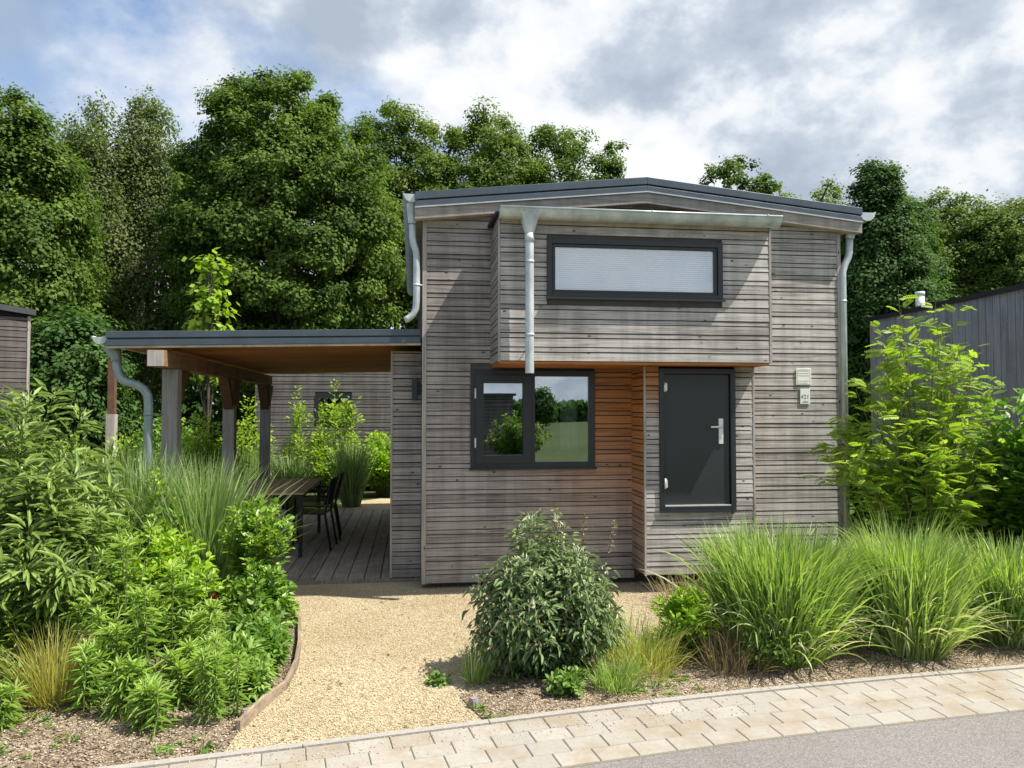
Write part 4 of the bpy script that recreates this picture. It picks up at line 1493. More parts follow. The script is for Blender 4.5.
mb.hexa([(a_, 12.42, top(a_) + .005), (b_, 12.42, top(b_) + .005), (b_, 17.1, top(b_) + .005), (a_, 17.1, top(a_) + .005), (a_, 12.42, top(a_) + .09), (b_, 12.42, top(b_) + .09), (b_, 17.1, top(b_) + .09), (a_, 17.1, top(a_) + .09)])
mb.build('roof', M['rooftop'], cab)

CX = 7.30
cab = thing('cabin', 'dark grey cabin with vertical boards and rising roof edge at the right edge', 'cabin', (CX, 9, 0))
mb = MB()
rr = random.Random(61)
ctop = lambda y: 3.17 + (11.4 - y) * .012
y = 6.0
while y < 11.38:
    mb.cur = rr.random()
    w = .115
    j = rr.uniform(-.003, .003)
    y2 = min(y + w, 11.4)
    mb.hexa([(CX - .022 + j, y, .1), (CX, y, .1), (CX, y2, .1), (CX - .022 + j, y2, .1), (CX - .022 + j, y, ctop(y)), (CX, y, ctop(y)), (CX, y2, ctop(y2)), (CX - .022 + j, y2, ctop(y2))])
    y += w + .008
mb.build('wall', M['darkclad'], cab)
mb = MB(); mb.hexa([(CX + .001, 6, .1), (11.5, 6, .1), (11.5, 11.39, .1), (CX + .001, 11.39, .1), (CX + .001, 6, ctop(6)), (11.5, 6, ctop(6)), (11.5, 11.39, ctop(11.4)), (CX + .001, 11.39, ctop(11.4))])
mb.build('wall_core', M['membrane'], cab)
mb = MB(); mb.box(CX - .03, CX + .03, 11.402, 11.44, .1, 3.165); mb.build('corner_trim', M['trim'], cab)
mb = MB(); mb.hexa([(CX - .06, 5.9, ctop(5.9)), (11.6, 5.9, ctop(5.9)), (11.6, 11.5, ctop(11.5)), (CX - .06, 11.5, ctop(11.5)), (CX - .06, 5.9, ctop(5.9) + .065), (11.6, 5.9, ctop(5.9) + .065), (11.6, 11.5, ctop(11.5) + .065), (CX - .06, 11.5, ctop(11.5) + .065)])
rf = mb.build('roof', M['anthracite'], cab)
mb = MB(); mb.tube([(7.62, 10.7, 3.2), (7.62, 10.7, 3.47)], .062, 14); mb.tube([(7.62, 10.7, 3.485), (7.62, 10.7, 3.54)], .068, 14); mb.tube([(7.62, 10.7, 3.46), (7.62, 10.7, 3.50)], .045, 10)
mb.build('chimney', M['plate'], rf)

# weathered post in the garden behind the left bed
wp = thing('wooden_post', 'thin brown wooden post with grey lower half, behind the pale shrubs', 'post', (pix(112, 14), 14, 0))
xq = pix(112, 14)
M['postbrown'] = plain('brown_post_paint', (.14, .075, .045), 0.7, var=0.15)
mb = MB(); mb.box(xq - .055, xq + .055, 13.95, 14.06, 1.68, 2.62); mb.build('upper_post', M['postbrown'], wp)
mb = MB(); mb.cur = .8; mb.box(xq - .07, xq + .07, 13.93, 14.08, 0, 1.679); mb.build('lower_post', M['trim'], wp)

# ------------------------------------------------------------------ shrubs at mid distance
SG = 'garden shrubs around the deck'
sh = lambda px, Y: (pix(px, Y), Y, 0)
shrub('viburnum_shrub', 'pale speckled green shrub left of the porch downpipe, behind the long leaved bush', 'shrub', sh(100, 10.5), 1.55, 1.1, .8, 90, 70, .07, .032, G['rowan'], 201, SG, spread=.14)
shrub('viburnum_shrub', 'pale green shrub at left under the grey cabin corner', 'shrub', sh(30, 11.0), 1.6, 1.2, .8, 80, 60, .075, .035, G['rowan'], 202, SG, spread=.14)
shrub('garden_shrub', 'yellow green rounded shrub between the front post and the second post', 'shrub', sh(203, 12.5), 1.75, .62, .6, 80, 70, .075, .035, G['rowan'], 203, SG, spread=.14)
shrub('garden_shrub', 'dense green shrub filling the gap left of the second post', 'shrub', sh(165, 14.5), 1.7, .9, .7, 80, 60, .08, .04, G['mid'], 204, SG, spread=.14)
shrub('garden_shrub', 'light green leafy shrub beside the third porch post, before the rear cabin', 'shrub', sh(297, 15.4), 2.35, .34, .4, 24, 62, .085, .04, G['yellow'], 205, SG, form='cone', spread=.12)
shrub('garden_shrub', 'tall loose light green shrub in front of the rear cabin window', 'shrub', sh(338, 15.6), 2.4, .60, .45, 30, 52, .095, .045, G['yellow'], 206, SG, form='vase', spread=.12)
shrub('garden_shrub', 'low dense bright green shrub at the deck end against the closet wall', 'shrub', sh(384, 16.0), 1.3, .72, .5, 90, 70, .08, .045, G['bright'], 207, SG, spread=.12)
shrub('garden_shrub', 'yellow green low shrub between the two grass clumps behind the deck', 'shrub', sh(322, 15.4), 1.35, .5, .5, 60, 60, .08, .04, G['rowan'], 208, SG, spread=.12)
shrub('garden_shrub', 'loose reddish green shrub between the second and third porch posts', 'shrub', sh(248, 15.0), 2.1, .5, .4, 34, 60, .085, .04, G['yellow'], 209, SG, form='vase', spread=.12)
BG_ = 'ornamental grasses around the deck'
grass('ornamental_grass', 'dark blue green grass clump behind the deck, right of the third post', 'grass clump', sh(291, 14.1), 1.0, .2, 900, .016, G['miscblue'], 211, BG_, arch=.8, lean=.18, hmax=1.05)
grass('ornamental_grass', 'dark blue green grass clump before the low bright shrub at the deck end', 'grass clump', sh(352, 14.2), 1.25, .16, 900, .016, G['miscblue'], 212, BG_, arch=.8, lean=.15, hmax=1.05)
grass('ornamental_grass', 'dark grass clump between second and third porch posts', 'grass clump', sh(248, 14.6), 1.2, .22, 800, .016, G['miscblue'], 213, BG_, arch=.8, lean=.18, hmax=1.05)
# young sapling behind the porch
sp_ = tree('maple_sapling', 'young bright yellow green sapling rising behind the porch roof', (pix(208, 15.5), 15.5, 0), 4.95, .32, 2.0, 215, G['yellow'], leaf=.17, nclump=34, lpc=18, clump_r=.30,
           trunk_r=.035, limbs=18, shape='spire')

# right side background
shrub('garden_shrub', 'dark green broad leaved shrub under the yellow green rowan, right of the house', 'shrub', (5.3, 8.3, 0), 1.25, .8, .6, 90, 70, .095, .055, G['dark'], 221, SG, spread=.14)
shrub('garden_shrub', 'green broad leaved shrub filling the corner below the dark cabin wall', 'shrub', (6.1, 7.7, 0), 1.25, .75, .6, 100, 75, .10, .06, G['mid'], 222, SG, spread=.14)
shrub('garden_shrub', 'tall green shrub cut by the right edge, before the dark cabin', 'shrub', (5.68, 6.30, 0), 2.35, .42, .5, 50, 95, .11, .06, G['mid'], 223, SG, form='vase', spread=.16)
shrub('garden_shrub', 'yellow green shrub below the rowan, right of its stems', 'shrub', (5.45, 6.95, 0), 1.35, .72, .45, 90, 80, .08, .038, G['rowan'], 224, SG, spread=.14)
shrub('garden_shrub', 'dark shrub in the gap between house and dark cabin', 'shrub', (5.5, 11.0, 0), 1.9, .7, .7, 90, 70, .10, .055, G['dark'], 225, SG, spread=.16)
grass('ornamental_grass', 'tall grass tuft at the foot of the dark cabin wall', 'grass clump', (6.55, 8.6, 0), 1.15, .35, 700, .016, G['misc'], 226, BG_, arch=1.1, lean=.3)


def pinnate(name, label, cat, loc, H, Rx, Ry, nst, lps, rach, L, W, mat, seed, t0=.3):
    """shrub with feathery leaves: leaflets in pairs along each leaf stalk"""
    r = np.random.default_rng(seed)
    root = thing(name, label, cat, loc)
    base = np.array(loc)
    a = r.uniform(0, 2 * np.pi, nst); rad = np.sqrt(r.uniform(.02, 1, nst))
    tz = H * np.clip(1.0 - .62 * rad ** 1.3, .2, 1) * r.uniform(.78, 1.0, nst)
    tip = np.stack([np.cos(a) * rad * Rx, np.sin(a) * rad * Ry, tz], 1)
    b0 = np.stack([tip[:, 0] * .08, tip[:, 1] * .08, np.zeros(nst)], 1)
    b0[:, 2] = np.where(r.uniform(0, 1, nst) < .6, tz * .18, 0)
    b0[:, :2] *= np.where(b0[:, 2:3] > 0, .6, 1)
    ctl = np.stack([tip[:, 0] * r.uniform(.2, .8, nst), tip[:, 1] * r.uniform(.2, .8, nst), b0[:, 2] + (tz - b0[:, 2]) * r.uniform(.45, .85, nst)], 1)
    mb = MB(); stemmesh(mb, base + b0, base + ctl, base + tip, .006, .002)
    for q in range(5):
        an = q * 1.3
        mb.tube([(base[0] + .05 * math.cos(an), base[1] + .05 * math.sin(an), 0), (base[0] + .03 * math.cos(an), base[1] + .03 * math.sin(an), H * .2), (base[0] + .1 * math.cos(an), base[1] + .1 * math.sin(an), H * .5)], [.018, .015, .009], 6)
    mb.build('stem', M['rowanstem'], root)
    si = np.repeat(np.arange(nst), lps); n = len(si)
    u = t0 + (1 - t0) * np.tile((np.arange(lps) + .5) / lps, nst) + r.normal(0, .03, n)
    u = np.clip(u, 0, 1)
    P = bez(b0[si], ctl[si], tip[si], u)
    T_ = unit(bez(b0[si], ctl[si], tip[si], np.clip(u + .03, 0, 1.1)) - P + 1e-6)
    an = r.uniform(0, 2 * np.pi, n)
    out = np.stack([np.cos(an), np.sin(an), r.uniform(-.45, .5, n)], 1)
    ax = unit(out + T_ * r.uniform(0, .7, n)[:, None])
    rl = rach * r.uniform(.6, 1.15, n)
    k = 7
    Ps, As, Ns, Ls = [], [], [], []
    upv = unit(np.array([0, 0, 1.0]) + r.normal(size=(n, 3)) * .5)
    side = unit(np.cross(ax, upv)); upn = np.cross(side, ax)
    for j in range(k + 1):
        t_ = .25 + .75 * j / k
        c = P + ax * (rl * t_)[:, None] - upn * (rl * .28 * t_ ** 2)[:, None]
        sgs = (1, -1) if j < k else (0,)
        for sg in sgs:
            Ps.append(c); As.append(unit(ax * (.55 if sg else 1) + side * sg * .85 - upn * .12)); Ns.append(upn)
            Ls.append(L * (1 - .35 * abs(t_ - .55)) * (rl / rach))
    tone = np.clip(r.normal(.5, .2, n), 0, 1)
    V, F = leaves(base + np.concatenate(Ps), np.concatenate(As), np.concatenate(Ns), np.concatenate(Ls), np.concatenate(Ls) * (W / L), .12, .1)
    npmesh('foliage', V, F, mat, root, rnd=np.repeat(np.tile(tone, len(Ps)), 6))
    return root


pinnate('rowan_shrub', 'tall yellow green shrub with feathery leaves at the house corner, half covering the dark cabin', 'shrub', (4.82, 6.72, 0), 3.25, 1.12, .55, 130, 20, .15, .050, .018, G['rowan'], 231)

# ------------------------------------------------------------------ left bed
LG = 'shrubs of the left flower bed'
shrub('buddleia_bush', 'large long leaved green bush at the left edge, tallest in the left bed', 'bush', (-2.95, 6.0, 0), 2.02, .85, .8, 120, 135, .125, .024, G['willow'], 241, LG, form='vase', droop=.32, up=.3, spread=.07, stem_r=.008, t0=.12, tipleaf=6, tipmat=G['buddtip'])
shrub('buddleia_bush', 'long leaved green bush sprawling in front of the tallest one at the left edge', 'bush', (-2.55, 5.55, 0), 1.42, .55, .5, 80, 125, .125, .024, G['willow'], 242, LG, form='dome', droop=.3, up=.3, spread=.07, t0=.1)
grass('ornamental_grass', 'left of the two tall blue green grass clumps before the front porch post', 'grass clump', (-2.30, 6.95, 0), 1.40, .26, 2000, .015, G['miscblue'], 243, BG_, arch=.7, lean=.13, hmax=1.08)
grass('ornamental_grass', 'tall blue green grass clump leaning towards the deck table', 'grass clump', (-1.68, 6.70, 0), 1.36, .13, 1700, .015, G['miscblue'], 244, BG_, arch=.85, lean=.21, hmax=1.08)
shrub('weigela_shrub', 'bright lime green leafy shrub in the middle of the left bed', 'shrub', (-1.82, 5.95, 0), .98, .42, .38, 70, 62, .065, .030, G['bright'], 245, LG, form='dome', droop=.2, up=.5, spread=.05, clumpy=.6, t0=.15, tipleaf=9)
shrub('weigela_shrub', 'taller green leafy shrub standing before the left tall grass clump', 'shrub', (-2.02, 6.45, 0), 1.3, .26, .24, 34, 56, .06, .030, G['glossy'], 246, LG, form='vase', droop=.2, up=.5, spread=.05, clumpy=.6, tipleaf=9, tipmat=G['bright'])
shrub('weigela_shrub', 'glossy upright green shrub beside the gravel path, in front of the deck corner', 'shrub', (-1.18, 6.25, 0), 1.12, .25, .24, 40, 62, .06, .032, G['glossy'], 247, LG, form='up', droop=.2, up=.5, spread=.05, clumpy=.6, t0=.1, tipleaf=9, tipmat=G['bright'])
shrub('ground_cover_plant', 'low dark green leafy plant at the bend of the wooden edging', 'plant', (-1.14, 5.72, 0), .42, .26, .36, 50, 50, .06, .028, G['ground'], 248, LG, spread=.05)
shrub('ground_cover_plant', 'low leafy weed clump in the lower left corner between grass tufts', 'plant', (-2.55, 4.95, 0), .28, .25, .2, 34, 40, .07, .025, G['ground'], 250, LG, spread=.05)
shrub('ground_cover_plant', 'dark green leafy mass at the foot of the glossy upright shrub by the path', 'plant', (-1.13, 5.95, 0), .66, .26, .24, 60, 54, .055, .028, G['glossy'], 252, LG, spread=.05)
shrub('ground_cover_plant', 'low leafy plant leaning on the wooden edging, halfway along its curve', 'plant', (-.98, 5.42, 0), .34, .2, .26, 44, 44, .055, .024, G['mid'], 253, LG, spread=.05)
shrub('ground_cover_plant', 'small leafy plant inside the wooden edging, next to the feathery plant', 'plant', (-1.0, 4.95, 0), .24, .16, .2, 34, 40, .05, .02, G['lily'], 254, LG, spread=.04)
shrub('ground_cover_plant', 'loose pale green plant on the soil gap right of the lime shrub', 'plant', (-1.42, 5.62, 0), .34, .16, .2, 30, 36, .055, .02, G['bright'], 251, LG, spread=.05)
shrub('ground_cover_plant', 'low green leafy plant inside the wooden edging, nearer the road', 'plant', (-1.13, 5.15, 0), .3, .2, .22, 34, 40, .075, .022, G['lily'], 249, LG, spread=.05)


def lily(loc, H, seed, label, n=34, L=.12, W=.017, group='lance leaved plants of the left bed', mat=None, lean=.1):
    """one upright stem with whorls of narrow leaves and a tuft on top"""
    r = np.random.default_rng(seed)
    root = thing('lance_leaved_plant', label, 'plant', loc, group)
    base = np.array(loc)
    ns = 5
    Ps, As, Ls = [], [], []
    mb = MB()
    for s in range(ns):
        off = np.array([r.normal(0, .06), r.normal(0, .06), 0])
        h = H * r.uniform(.72, 1.05)
        tip = off + [r.normal(0, lean * H), r.normal(0, lean * H), h]
        c = off * .9 + [0, 0, h * .6]
        stemmesh(mb, (base + off)[None], (base + c)[None], (base + tip)[None], .005, .003)
        u = np.r_[np.linspace(.12, .93, n), np.full(14, .97)]
        P = bez(off, c, tip, u)
        az = np.arange(len(u)) * 2.4 + r.uniform(0, 6)
        el = np.r_[np.linspace(-.1, .35, n) + r.normal(0, .2, n), r.uniform(.4, 1.3, 14)]
        A = np.stack([np.cos(az) * np.cos(el), np.sin(az) * np.cos(el), np.sin(el)], 1)
        Ps.append(P); As.append(A); Ls.append(L * np.r_[np.linspace(1.0, .9, n), np.full(14, .7)] * r.uniform(.8, 1.15, len(u)))
    mb.build('stem', M['stem'], root)
    P, A, L_ = base + np.concatenate(Ps), np.concatenate(As), np.concatenate(Ls)
    V, F = leaves(P, A, unit(np.array([0, 0, 1.]) + r.normal(size=P.shape) * .1), L_, np.full(len(P), W) * r.uniform(.8, 1.2, len(P)), r.uniform(.05, .5, len(P)), .1)
    npmesh('foliage', V, F, mat or G['lily'], root, rnd=np.repeat(np.clip(r.normal(.38, .18, len(P)) + np.tile(np.r_[np.linspace(-.1, .2, n), np.full(14, .5)], ns), 0, 1), 6))
    return root


lil = [((-2.05, 5.25, 0), .62, 'lance leaved plant nearest the large long leaved bush'),
       ((-1.78, 5.05, 0), .50, 'lance leaved plant with three pale tufts, in front of the lime shrub'),
       ((-1.60, 5.05, 0), .62, 'upright lance leaved plant below the lime shrub, near the bare soil'),
       ((-1.52, 5.4, 0), .74, 'lance leaved plant right below the lime green shrub'),
       ((-2.38, 5.38, 0), .5, 'lance leaved plant beside the yellow straw grass tuft'),
       ((-1.33, 4.85, 0), .30, 'small lance leaved plant left of the feathery plant by the edging'),
       ((-2.35, 5.6, 0), .85, 'tallest lance leaved plant, under the large long leaved bush'),
       ((-1.88, 4.84, 0), .36, 'lance leaved plant on the bare soil just right of the straw coloured tuft'),
       ((-1.66, 4.70, 0), .30, 'short lance leaved plant nearest the paving, left of centre of the left bed'),
       ((-2.45, 5.25, 0), .55, 'lance leaved plant behind the yellow straw grass tuft'),
       ((-1.9, 5.5, 0), .92, 'tall lance leaved plant between the long leaved bush and the lime shrub'),
       ((-2.1, 5.75, 0), .95, 'very tall lance leaved plant left of the lime shrub top'),
       ((-1.22, 5.0, 0), .34, 'lance leaved plant right beside the feathery plant, near the wooden edging'),
       ((-2.3, 4.62, 0), .2, 'tiny lance leaved seedling on bare soil below the straw coloured tuft'),
       ((-1.42, 4.52, 0), .22, 'tiny lance leaved seedling on the bare soil close to the paving'),
       ((-1.36, 5.3, 0), .46, 'small lance leaved plant next to the bare patch behind the feathery plant')]
for i, (l, h, lab) in enumerate(lil):
    lily(l, h, 300 + i, lab, n=34, L=.12, W=.0115)
lily((-1.06, 4.58, 0), .42, 320, 'feathery bright green spire shaped plant beside the wooden edging end', n=80, L=.085, W=.009, mat=G['lily'], lean=.06)
grass('straw_grass', 'yellow straw coloured grass tuft in the lower left corner bed', 'grass clump', (-2.13, 4.98, 0), .46, .10, 520, .006, G['straw'], 331, arch=.8, lean=.5)
grass('meadow_grass', 'small green grass tuft at the lower left corner of the photo', 'grass clump', (-2.62, 4.75, 0), .22, .12, 200, .007, G['misc'], 332, arch=1.2, lean=.5)
# orange flower
fl = thing('orange_flower', 'small orange flower beside the lime green shrub', 'flower', (-1.47, 6.1, 0))
mb = MB(); mb.tube([(-1.47, 6.1, 0), (-1.475, 6.09, .2), (-1.47, 6.08, .33)], .004, 5); mb.build('stem', M['stem'], fl)
r_ = np.random.default_rng(77)
n = 26
V, F = leaves(np.tile([-1.47, 6.08, .33], (n, 1)) + r_.normal(size=(n, 3)) * .008, rdir(n, r_) + [0, 0, .3], rdir(n, r_), .042, .03, .2)
npmesh('petals', V, F, G['orange'], fl)

# ------------------------------------------------------------------ right bed
shrub('buddleia_bush', 'rounded grey green bush with pale budding tips in front of the house wall', 'bush', (0.90, 5.14, 0), .90, .49, .40, 190, 64, .068, .020, G['buddleia'], 401, form='mound', droop=.45, up=.15, spread=.09, t0=.08, tipleaf=12, tipmat=G['buddtip'], stem_r=.005)
shrub('weigela_shrub', 'small lime green shrub between the grey green bush and the large grass', 'shrub', (1.93, 5.32, 0), .50, .26, .22, 44, 44, .06, .028, G['bright'], 402, droop=.2, up=.5, spread=.04, clumpy=.5, tipleaf=9, t0=.1)
MG = 'large ornamental grasses by the road'
for i, (l, h, n, lab) in enumerate([((2.62, 5.30, 0), 1.06, 2900, 'largest fountain shaped green grass clump, in front of the wall right of the door'),
                                    ((3.60, 5.25, 0), .98, 2400, 'middle of the three big green grass clumps by the road'),
                                    ((4.55, 5.4, 0), .90, 2100, 'green grass clump at the right edge of the photo, arching over the soil')]):
    grass('ornamental_grass', lab, 'grass clump', l, h * .9, (.33, .25, .27)[i], int(n * 1.2), .0165, G['misc'], 410 + i, MG, arch=(1.05, .85, 1.35)[i], lean=(.17, .14, .2)[i], segs=8, hmin=.5, skirt=.16, hmax=1.06)
grass('ornamental_grass', 'green grass clump behind the gap between the middle and right big grasses', 'grass clump', (4.2, 6.2, 0), .85, .25, 900, .012, G['misc'], 415, MG, arch=1.5, lean=.3)
grass('meadow_grass', 'small upright grass tuft at the left foot of the grey green bush', 'grass clump', (0.42, 5.0, 0), .26, .07, 130, .008, G['misc'], 420, arch=.8, lean=.3)
grass('meadow_grass', 'bright green low grass tuft right of the grey green bush, by the paving', 'grass clump', (1.27, 4.78, 0), .21, .13, 330, .007, G['misc'], 421, arch=1.3, lean=.5)
grass('meadow_grass', 'pale thin grass behind the bright low tuft, below the small lime shrub', 'grass clump', (1.55, 5.05, 0), .34, .22, 420, .005, G['straw'], 422, arch=1.2, lean=.5)
grass('meadow_grass', 'thin green grass around the foot of the small lime shrub', 'grass clump', (1.5, 5.2, 0), .36, .24, 380, .006, G['misc'], 423, arch=1.2, lean=.4)
grass('dry_grass', 'dry brown stalks between the small lime shrub and the largest grass', 'grass clump', (2.15, 5.02, 0), .34, .2, 240, .005, G['dry'], 424, arch=1.0, lean=.5)
grass('dry_grass', 'dry brown stalks beneath the floating door block', 'grass clump', (2.5, 6.75, 0), .3, .3, 260, .006, G['dry'], 425, arch=1.0, lean=.5)
shrub('ground_cover_plant', 'small low leafy weed in front of the grey green bush', 'plant', (0.98, 4.72, 0), .15, .16, .1, 22, 26, .045, .024, G['ground'], 426, spread=.03)
shrub('ground_cover_plant', 'tiny leafy weed on the gravel left of the grass tuft', 'plant', (0.17, 5.02, 0), .05, .08, .06, 12, 14, .035, .016, G['ground'], 427, spread=.02)
shrub('ground_cover_plant', 'thin leafy weed at the front foot of the largest grass clump', 'plant', (2.35, 4.92, 0), .32, .2, .12, 26, 22, .05, .02, G['ground'], 428, spread=.03)
# seed heads standing above the grey green bush
for i, (x, y, h, lab) in enumerate([(1.05, 5.45, 1.06, 'tallest brown dried seed head rising above the grey green bush'),
                                    (1.22, 5.5, .98, 'feathery dried seed head leaning right above the grey green bush'),
                                    (1.40, 5.55, .92, 'dried seed head on a bare stalk, rightmost above the grey green bush')]):
    sd = thing('seed_head', lab, 'plant', (x, y, 0), 'dried seed heads')
    tx = x + (i - .6) * .06
    mb = MB(); mb.tube([(x, y, 0), (x, y, h * .6), (tx, y, h)], [.004, .003, .002], 5); mb.build('stem', M['twig'], sd)
    r_ = np.random.default_rng(500 + i)
    n = 60
    u = r_.uniform(0, 1, n)
    P = np.stack([x + (tx - x) * (.6 + .4 * u), np.full(n, y), h * (.78 + .24 * u)], 1)
    V, F = leaves(P, rdir(n, r_) + [0, 0, .6], rdir(n, r_), .035, .008, .1)
    npmesh('seeds', V, F, G['dry'], sd, rnd=np.repeat(r_.uniform(0, 1, n), 6))

# ------------------------------------------------------------------ loose stuff on the ground
def inside(P, poly):
    x, y = P[:, 0], P[:, 1]
    c = np.zeros(len(P), bool)
    j = len(poly) - 1
    for i in range(len(poly)):
        xi, yi = poly[i]; xj, yj = poly[j]
        hit = ((yi > y) != (yj > y)) & (x < (xj - xi) * (y - yi) / (yj - yi + 1e-12) + xi)
        c ^= hit
        j = i
    return c


def pebbles(name, label, cat, P, smin, smax, mat, seed, flat=.6):
    r = np.random.default_rng(seed)
    n = len(P)
    s = r.uniform(smin, smax, n)
    base = np.array([[1, 0, 0], [0, 1, 0], [-1, 0, 0], [0, -1, 0], [0, 0, 1], [0, 0, -.6]], float)
    an = r.uniform(0, 6.28, n)
    ca, sa = np.cos(an), np.sin(an)
    st = r.uniform(.6, 1.4, (n, 6)); asp = r.uniform(.6, 1.0, n)
    X = base[None, :, 0] * st; Y = base[None, :, 1] * st * asp[:, None]; Z = base[None, :, 2] * st * flat
    V = np.stack([X * ca[:, None] - Y * sa[:, None], X * sa[:, None] + Y * ca[:, None], Z], 2) * s[:, None, None] + P[:, None, :]
    f = np.array([[0, 1, 4], [1, 2, 4], [2, 3, 4], [3, 0, 4], [1, 0, 5], [2, 1, 5], [3, 2, 5], [0, 3, 5]])
    F = ((np.arange(n) * 6)[:, None, None] + f[None]).reshape(-1, 3)
    o = npmesh(name, V.reshape(-1, 3), F, mat, rnd=np.repeat(r.uniform(0, 1, n), 6))
    o['kind'] = 'stuff'; o['label'] = label; o['category'] = cat
    return o


def attrmat(name, stops, rough=.85):
    m, t, out = newmat(name)
    p = N(t, 'ShaderNodeBsdfPrincipled', inp={'Roughness': rough, 'Specular IOR Level': .25})
    at = N(t, 'ShaderNodeAttribute', attribute_name='rnd')
    rp = ramp(t, stops)
    t.links.new(at.outputs['Fac'], rp.inputs[0]); t.links.new(rp.outputs[0], p.inputs['Base Color'])
    t.links.new(p.outputs[0], out.inputs[0])
    return m


M['pebble'] = attrmat('gravel_stones', [(0, (.27, .205, .12)), (.35, (.47, .385, .245)), (.75, (.60, .51, .345)), (1, (.73, .67, .54))])
M['chip'] = attrmat('soil_crumbs', [(0, (.13, .095, .065)), (.45, (.32, .245, .17)), (.8, (.48, .39, .285)), (1, (.62, .53, .40))])
r_ = np.random.default_rng(91)
gp = [tuple(p) for p in bg_] + [(3.4, 7.0), (4.3, 7.4), (4.3, 7.6), (-1.26, 7.74), (-1.15, 6.9), (-0.98, 6.72)] + LB[6::-1]
Q = np.stack([r_.uniform(-1.3, 3.4, 120000), r_.uniform(4.0, 7.7, 120000)], 1)
Q = Q[inside(Q, gp)]
Q = Q[~inside(Q, br + [(12, 12.5), (4.6, 12.5), (4.6, 7.2), (3.2, 6.6), (2.5, 6.0), (1.9, 5.75), (1.35, 5.62), (0.95, 5.5), (0.55, 5.3), (0.36, 5.0), (0.30, 4.75)])]
sp = np.array([at_arc(a, b) for a, b in zip(r_.uniform(12.0, 15.2, 900), .02 + .3 * r_.uniform(0, 1, 900) ** 2.2)])
sp = np.c_[sp, np.full(len(sp), .0245)]
sp[:, 2] -= .018 / .615 * (np.interp(sp[:, 0], KL[:, 0], KL[:, 1]) - sp[:, 1])
pebbles('gravel', 'loose yellow gravel on the path before the house', 'gravel', np.concatenate([np.c_[Q, np.full(len(Q), .003)], sp]), .0026, .0068, M['pebble'], 1)
Q = np.stack([r_.uniform(-3.4, 6, 60000), r_.uniform(3.0, 6.2, 60000)], 1)
lbp = bl + LB + [(-2.6, 7.74), (-9, 7.74)]
rbp = br + [(12, 7.2), (3.2, 6.6), (2.5, 6.0), (1.9, 5.75), (1.35, 5.62), (0.95, 5.5), (0.55, 5.3), (0.36, 5.0), (0.30, 4.75)]
Q = Q[inside(Q, lbp) | inside(Q, rbp)]
pebbles('mulch', 'bark crumbs and dry bits on the soil of the beds', 'mulch', np.c_[Q, np.full(len(Q), .009)], .003, .012, M['chip'], 2, flat=.4)
# dry leaves and stalks lying on the soil
n = 5000
Q = np.stack([r_.uniform(-3.2, 5.5, n), r_.uniform(3.2, 6.0, n)], 1)
Q = Q[inside(Q, lbp) | inside(Q, rbp)]
n = len(Q)
A = rdir(n, r_); A[:, 2] *= .15
V, F = leaves(np.c_[Q, np.full(n, .016)], A, np.array([0, 0, 1.]) + r_.normal(size=(n, 3)) * .3, r_.uniform(.02, .09, n), r_.uniform(.003, .012, n), .1)
lt = npmesh('fallen_leaves', V, F, G['dry'], rnd=np.repeat(r_.uniform(0, 1, n), 6))
lt['kind'] = 'stuff'; lt['label'] = 'dry leaf litter and stalks on the bed soil'; lt['category'] = 'leaf litter'
n = 260
Q = np.stack([r_.uniform(-.9, 2.2, n), r_.uniform(4.2, 7.3, n)], 1)
Q = Q[inside(Q, gp)]
n = len(Q)
A = rdir(n, r_); A[:, 2] *= .2
V, F = leaves(np.c_[Q, np.full(n, .012)], A, np.array([0, 0, 1.]) + r_.normal(size=(n, 3)) * .4, r_.uniform(.015, .045, n), r_.uniform(.006, .018, n), .2)
lt = npmesh('fallen_leaves', V, F, G['dry'], rnd=np.repeat(r_.uniform(0, 1, n), 6))
lt['kind'] = 'stuff'; lt['label'] = 'few dry leaves lying on the gravel path'; lt['category'] = 'leaf litter'
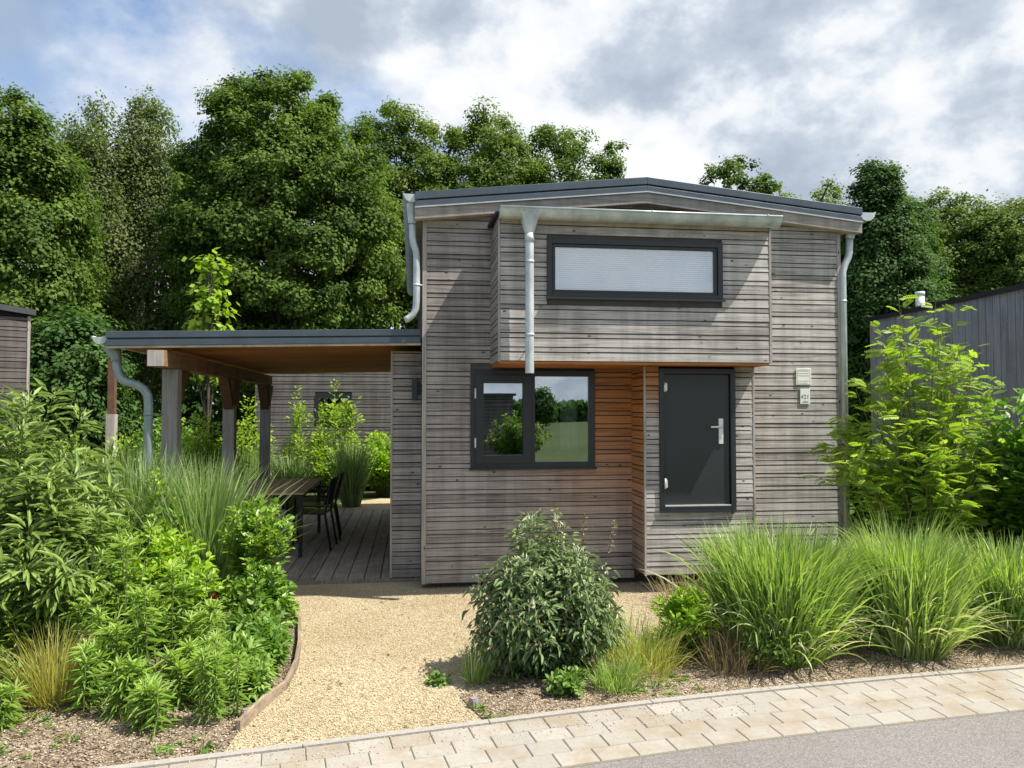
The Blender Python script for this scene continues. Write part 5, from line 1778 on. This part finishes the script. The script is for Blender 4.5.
# weeds on the beds' bare soil
n = 900
Q = np.stack([r_.uniform(-3.2, 2.4, n), r_.uniform(3.6, 5.6, n)], 1)
Q = Q[(inside(Q, lbp) | inside(Q, rbp))]
Q = Q[(np.sin(Q[:, 0] * 5) + np.cos(Q[:, 1] * 7 + Q[:, 0] * 3)) > .35]
k = 9
Qk = np.repeat(Q, k, 0)
n = len(Qk)
A = rdir(n, r_); A[:, 2] = np.abs(A[:, 2]) * .6 + .1
V, F = leaves(np.c_[Qk + r_.normal(size=(n, 2)) * .008, np.full(n, .01)], A, rdir(n, r_) + [0, 0, 1.5], r_.uniform(.02, .06, n), r_.uniform(.005, .016, n), .25)
wdm = npmesh('weeds', V, F, G['ground'], rnd=np.repeat(r_.uniform(0, 1, n), 6))
wdm['kind'] = 'stuff'; wdm['label'] = 'small green weeds scattered over the bed soil'; wdm['category'] = 'weeds'

# ------------------------------------------------------------------ what the windows mirror: the other side of the road
OG = 'trees across the road'
tree('round_tree', 'lone round tree across the road, mirrored in the fixed window pane', (11.3, -52, 0), 3.9, 1.35, .5, 601, G['dark'], leaf=.3, nclump=80, lpc=60, group=OG, clump_r=.6)
tree('round_tree', 'left tree across the road, mirrored in the casement pane', (7.5, -58, 0), 3.5, 1.5, .5, 602, G['maple'], leaf=.35, nclump=70, lpc=60, group=OG, clump_r=.9)
r_ = np.random.default_rng(56)
nw = 9000
Pw = np.stack([r_.uniform(-60, 90, nw), r_.uniform(-92, -88, nw), r_.uniform(0, 1, nw) * 2.9], 1)
V, F = rleaves(Pw, rdir(nw, r_), rdir(nw, r_) + [0, .5, .8], 1.3, 1.0)
hd = npmesh('distant_hedge', V, F, G['dark'], rnd=np.repeat(np.clip(r_.normal(.4, .2, nw), 0, 1), 4))
hd['kind'] = 'stuff'; hd['label'] = 'far hedge across the field behind the viewer'; hd['category'] = 'hedge'
cab = thing('cabin', 'low grey slatted cabin across the road, mirrored in the casement pane', 'cabin', (2.5, -12, 0))
mb = MB(); clad(mb, 'X', -.4, 3.6, .1, 2.25, -12, 1, period=(.16, .1), gap=.02, seed=71); mb.build('wall', M['greyclad'], cab)
mb = MB(); mb.box(-.38, 3.58, -15, -12.001, .1, 2.24); mb.build('wall_core', M['membrane'], cab)
mb = MB(); mb.box(-.5, 3.7, -15.1, -11.85, 2.251, 2.34); mb.build('roof', M['rooftop'], cab)
shrub('flower_bush', 'pink flowering bush across the road, mirrored in the window', 'bush', (3.3, -8.5, 0), 1.7, 1.1, .6, 60, 60, .12, .06, G['mid'], 603, tipleaf=8, tipmat=G['pink'])
